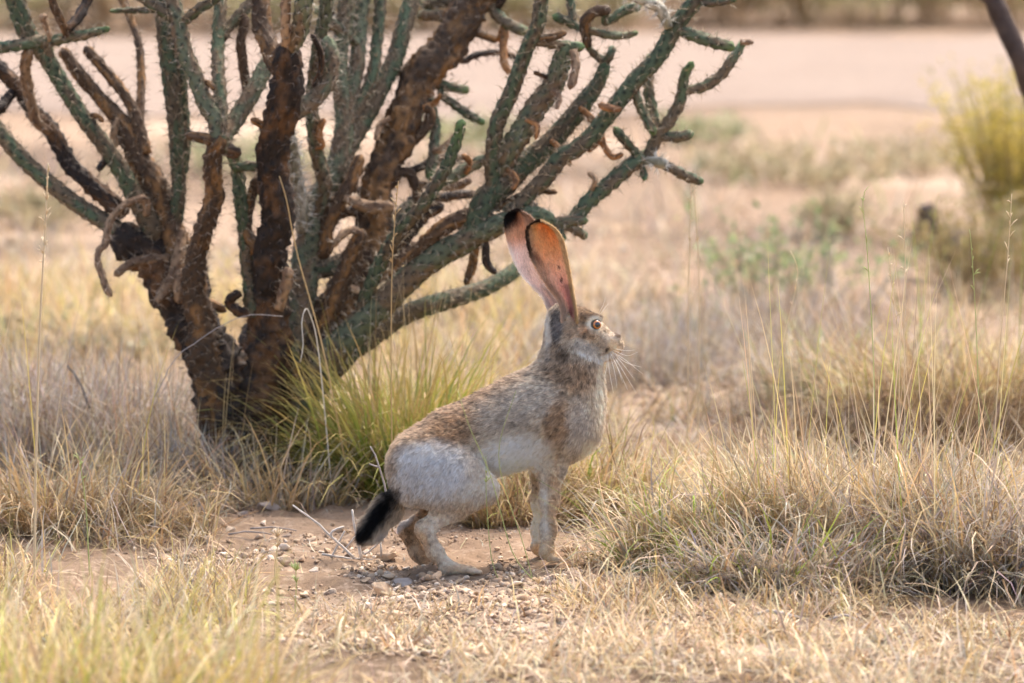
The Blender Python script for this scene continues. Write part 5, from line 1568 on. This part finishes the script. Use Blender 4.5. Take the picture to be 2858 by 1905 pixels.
# brush line beyond the road
for k in range(13):
    px = -150 + k * 255 + random.uniform(-60, 60)
    shades = [[((.46, .34, .19), 4), ((.50, .38, .22), 3), ((.36, .33, .17), 2)], [((.40, .36, .19), 4), ((.46, .38, .22), 3)], [((.54, .41, .27), 4), ((.46, .34, .22), 3)]]
    kind = ['brown', 'olive', 'tan'][k % 3]
    c = G(px, 40)
    shrub('roadside_shrub', '%s scrubby bush in the brush line beyond the dirt road' % kind, px, random.uniform(55, 95), .7, random.uniform(.25, .6), 70, 1100, shades[k % 3], (.42, .31, .18), (.03, .07),
          'bushes beyond the dirt road', 60 + k, 60)
for k in range(26):
    g3 = np.random.default_rng(300 + k)
    px, py = g3.uniform(-600, 3500), g3.uniform(-420, -60)
    kind = ['brown', 'olive', 'tan'][k % 3]
    shrub('roadside_shrub', '%s scrubby bush in the brush line beyond the dirt road' % kind, px, py, .9, g3.uniform(.5, 1.2), 60, 1000, shades[k % 3], (.42, .31, .18), (.05, .11), 'bushes beyond the dirt road', 90 + k, 60)

# dark dead stump in the clearing
g2 = np.random.default_rng(55)
c = G(2630, 760)
root = empty('dead_stump', (float(c[0]), float(c[1]), float(gz(*c))))
tag(root, 'dark weathered dead stump lying in the grass below the yellow shrub', 'stump')
for nm, pts, r0, r1 in (('log', [(2720, 745, 0), (2670, 690, .05), (2600, 660, .1), (2560, 650, .12)], 52, 36), ('stub', [(2600, 690, .05), (2592, 620, .05), (2580, 572, .05)], 46, 24)):
    w = np.array([P(x, y, c[1] + d) for x, y, d in pts])
    path = spline(w, .012)
    r_ = np.linspace(r0, r1, len(path)) / 1300
    v, q, t = tube_arrays(path, r_, 16)
    n = fbm(v * 28, 6)
    ax_ = np.vstack([np.repeat(path, 16, 0), path[:1], path[-1:]])
    v = ax_ + (v - ax_) * (0.7 + .7 * n[:, None])
    o = mesh_np(nm, v, [q, t], M_BARK)
    adopt(o, root)

# leaning tree limb at the right edge; the tree stands just outside the picture
base = P(3080, 1040, 2.3)
base[2] = gz(base[0], base[1]) - .02
tree = empty('leaning_tree', tuple(base))
tag(tree, 'dark slender leaning tree trunk beside the yellow shrub', 'tree')
w = np.vstack([base[None], [P(3000, 700, 2.3), P(2905, 330, 2.25), P(2850, 170, 2.2), P(2800, 60, 2.2), P(2752, -60, 2.2), P(2690, -260, 2.2), P(2640, -500, 2.25)]])
path = spline(w, .02)
r_ = np.linspace(.030, .011, len(path)) * (1 + .25 * (fbm(np.column_stack([np.arange(len(path)) * .35, np.zeros(len(path)), np.zeros(len(path))]), 4) - .5))
v, q, t = tube_arrays(path, r_, 16)
adopt(mesh_np('trunk', v, [q, t], M_BARK), tree)
lv, lc_ = [], []
g2 = np.random.default_rng(5)
mb = MB()
for k in range(9):
    i = int(len(path) * g2.uniform(.62, .99))
    d = np.array([g2.normal(0, .6), g2.normal(0, .6), g2.uniform(.2, .9)]); d /= np.linalg.norm(d)
    ln = g2.uniform(.15, .4)
    pts = spline(np.array([path[i], path[i] + d * ln * .5 + g2.normal(0, .03, 3), path[i] + d * ln]), .03)
    mb.tube(pts, np.linspace(.008, .002, len(pts)), (.09, .06, .05), 6)
    m = 260
    pp = pts[g2.integers(len(pts) // 2, len(pts), m)] + g2.normal(0, .05, (m, 3))
    for p_ in pp:
        if px_of(p_)[1] > -30:
            continue
        a = g2.normal(0, 1, 3); a /= np.linalg.norm(a)
        b = np.cross(a, g2.normal(0, 1, 3)); b /= np.linalg.norm(b)
        lv.append(np.array([p_, p_ + a * .01 + b * .004, p_ + a * .022, p_ + a * .01 - b * .004]))
adopt(mb.build('limbs', M_TWIG), tree)
lv = np.vstack(lv)
adopt(mesh_np('crown', lv, [np.arange(len(lv)).reshape(-1, 4)], M_LEAF, col=np.broadcast_to((.12, .16, .06), lv.shape), smooth=False), tree)
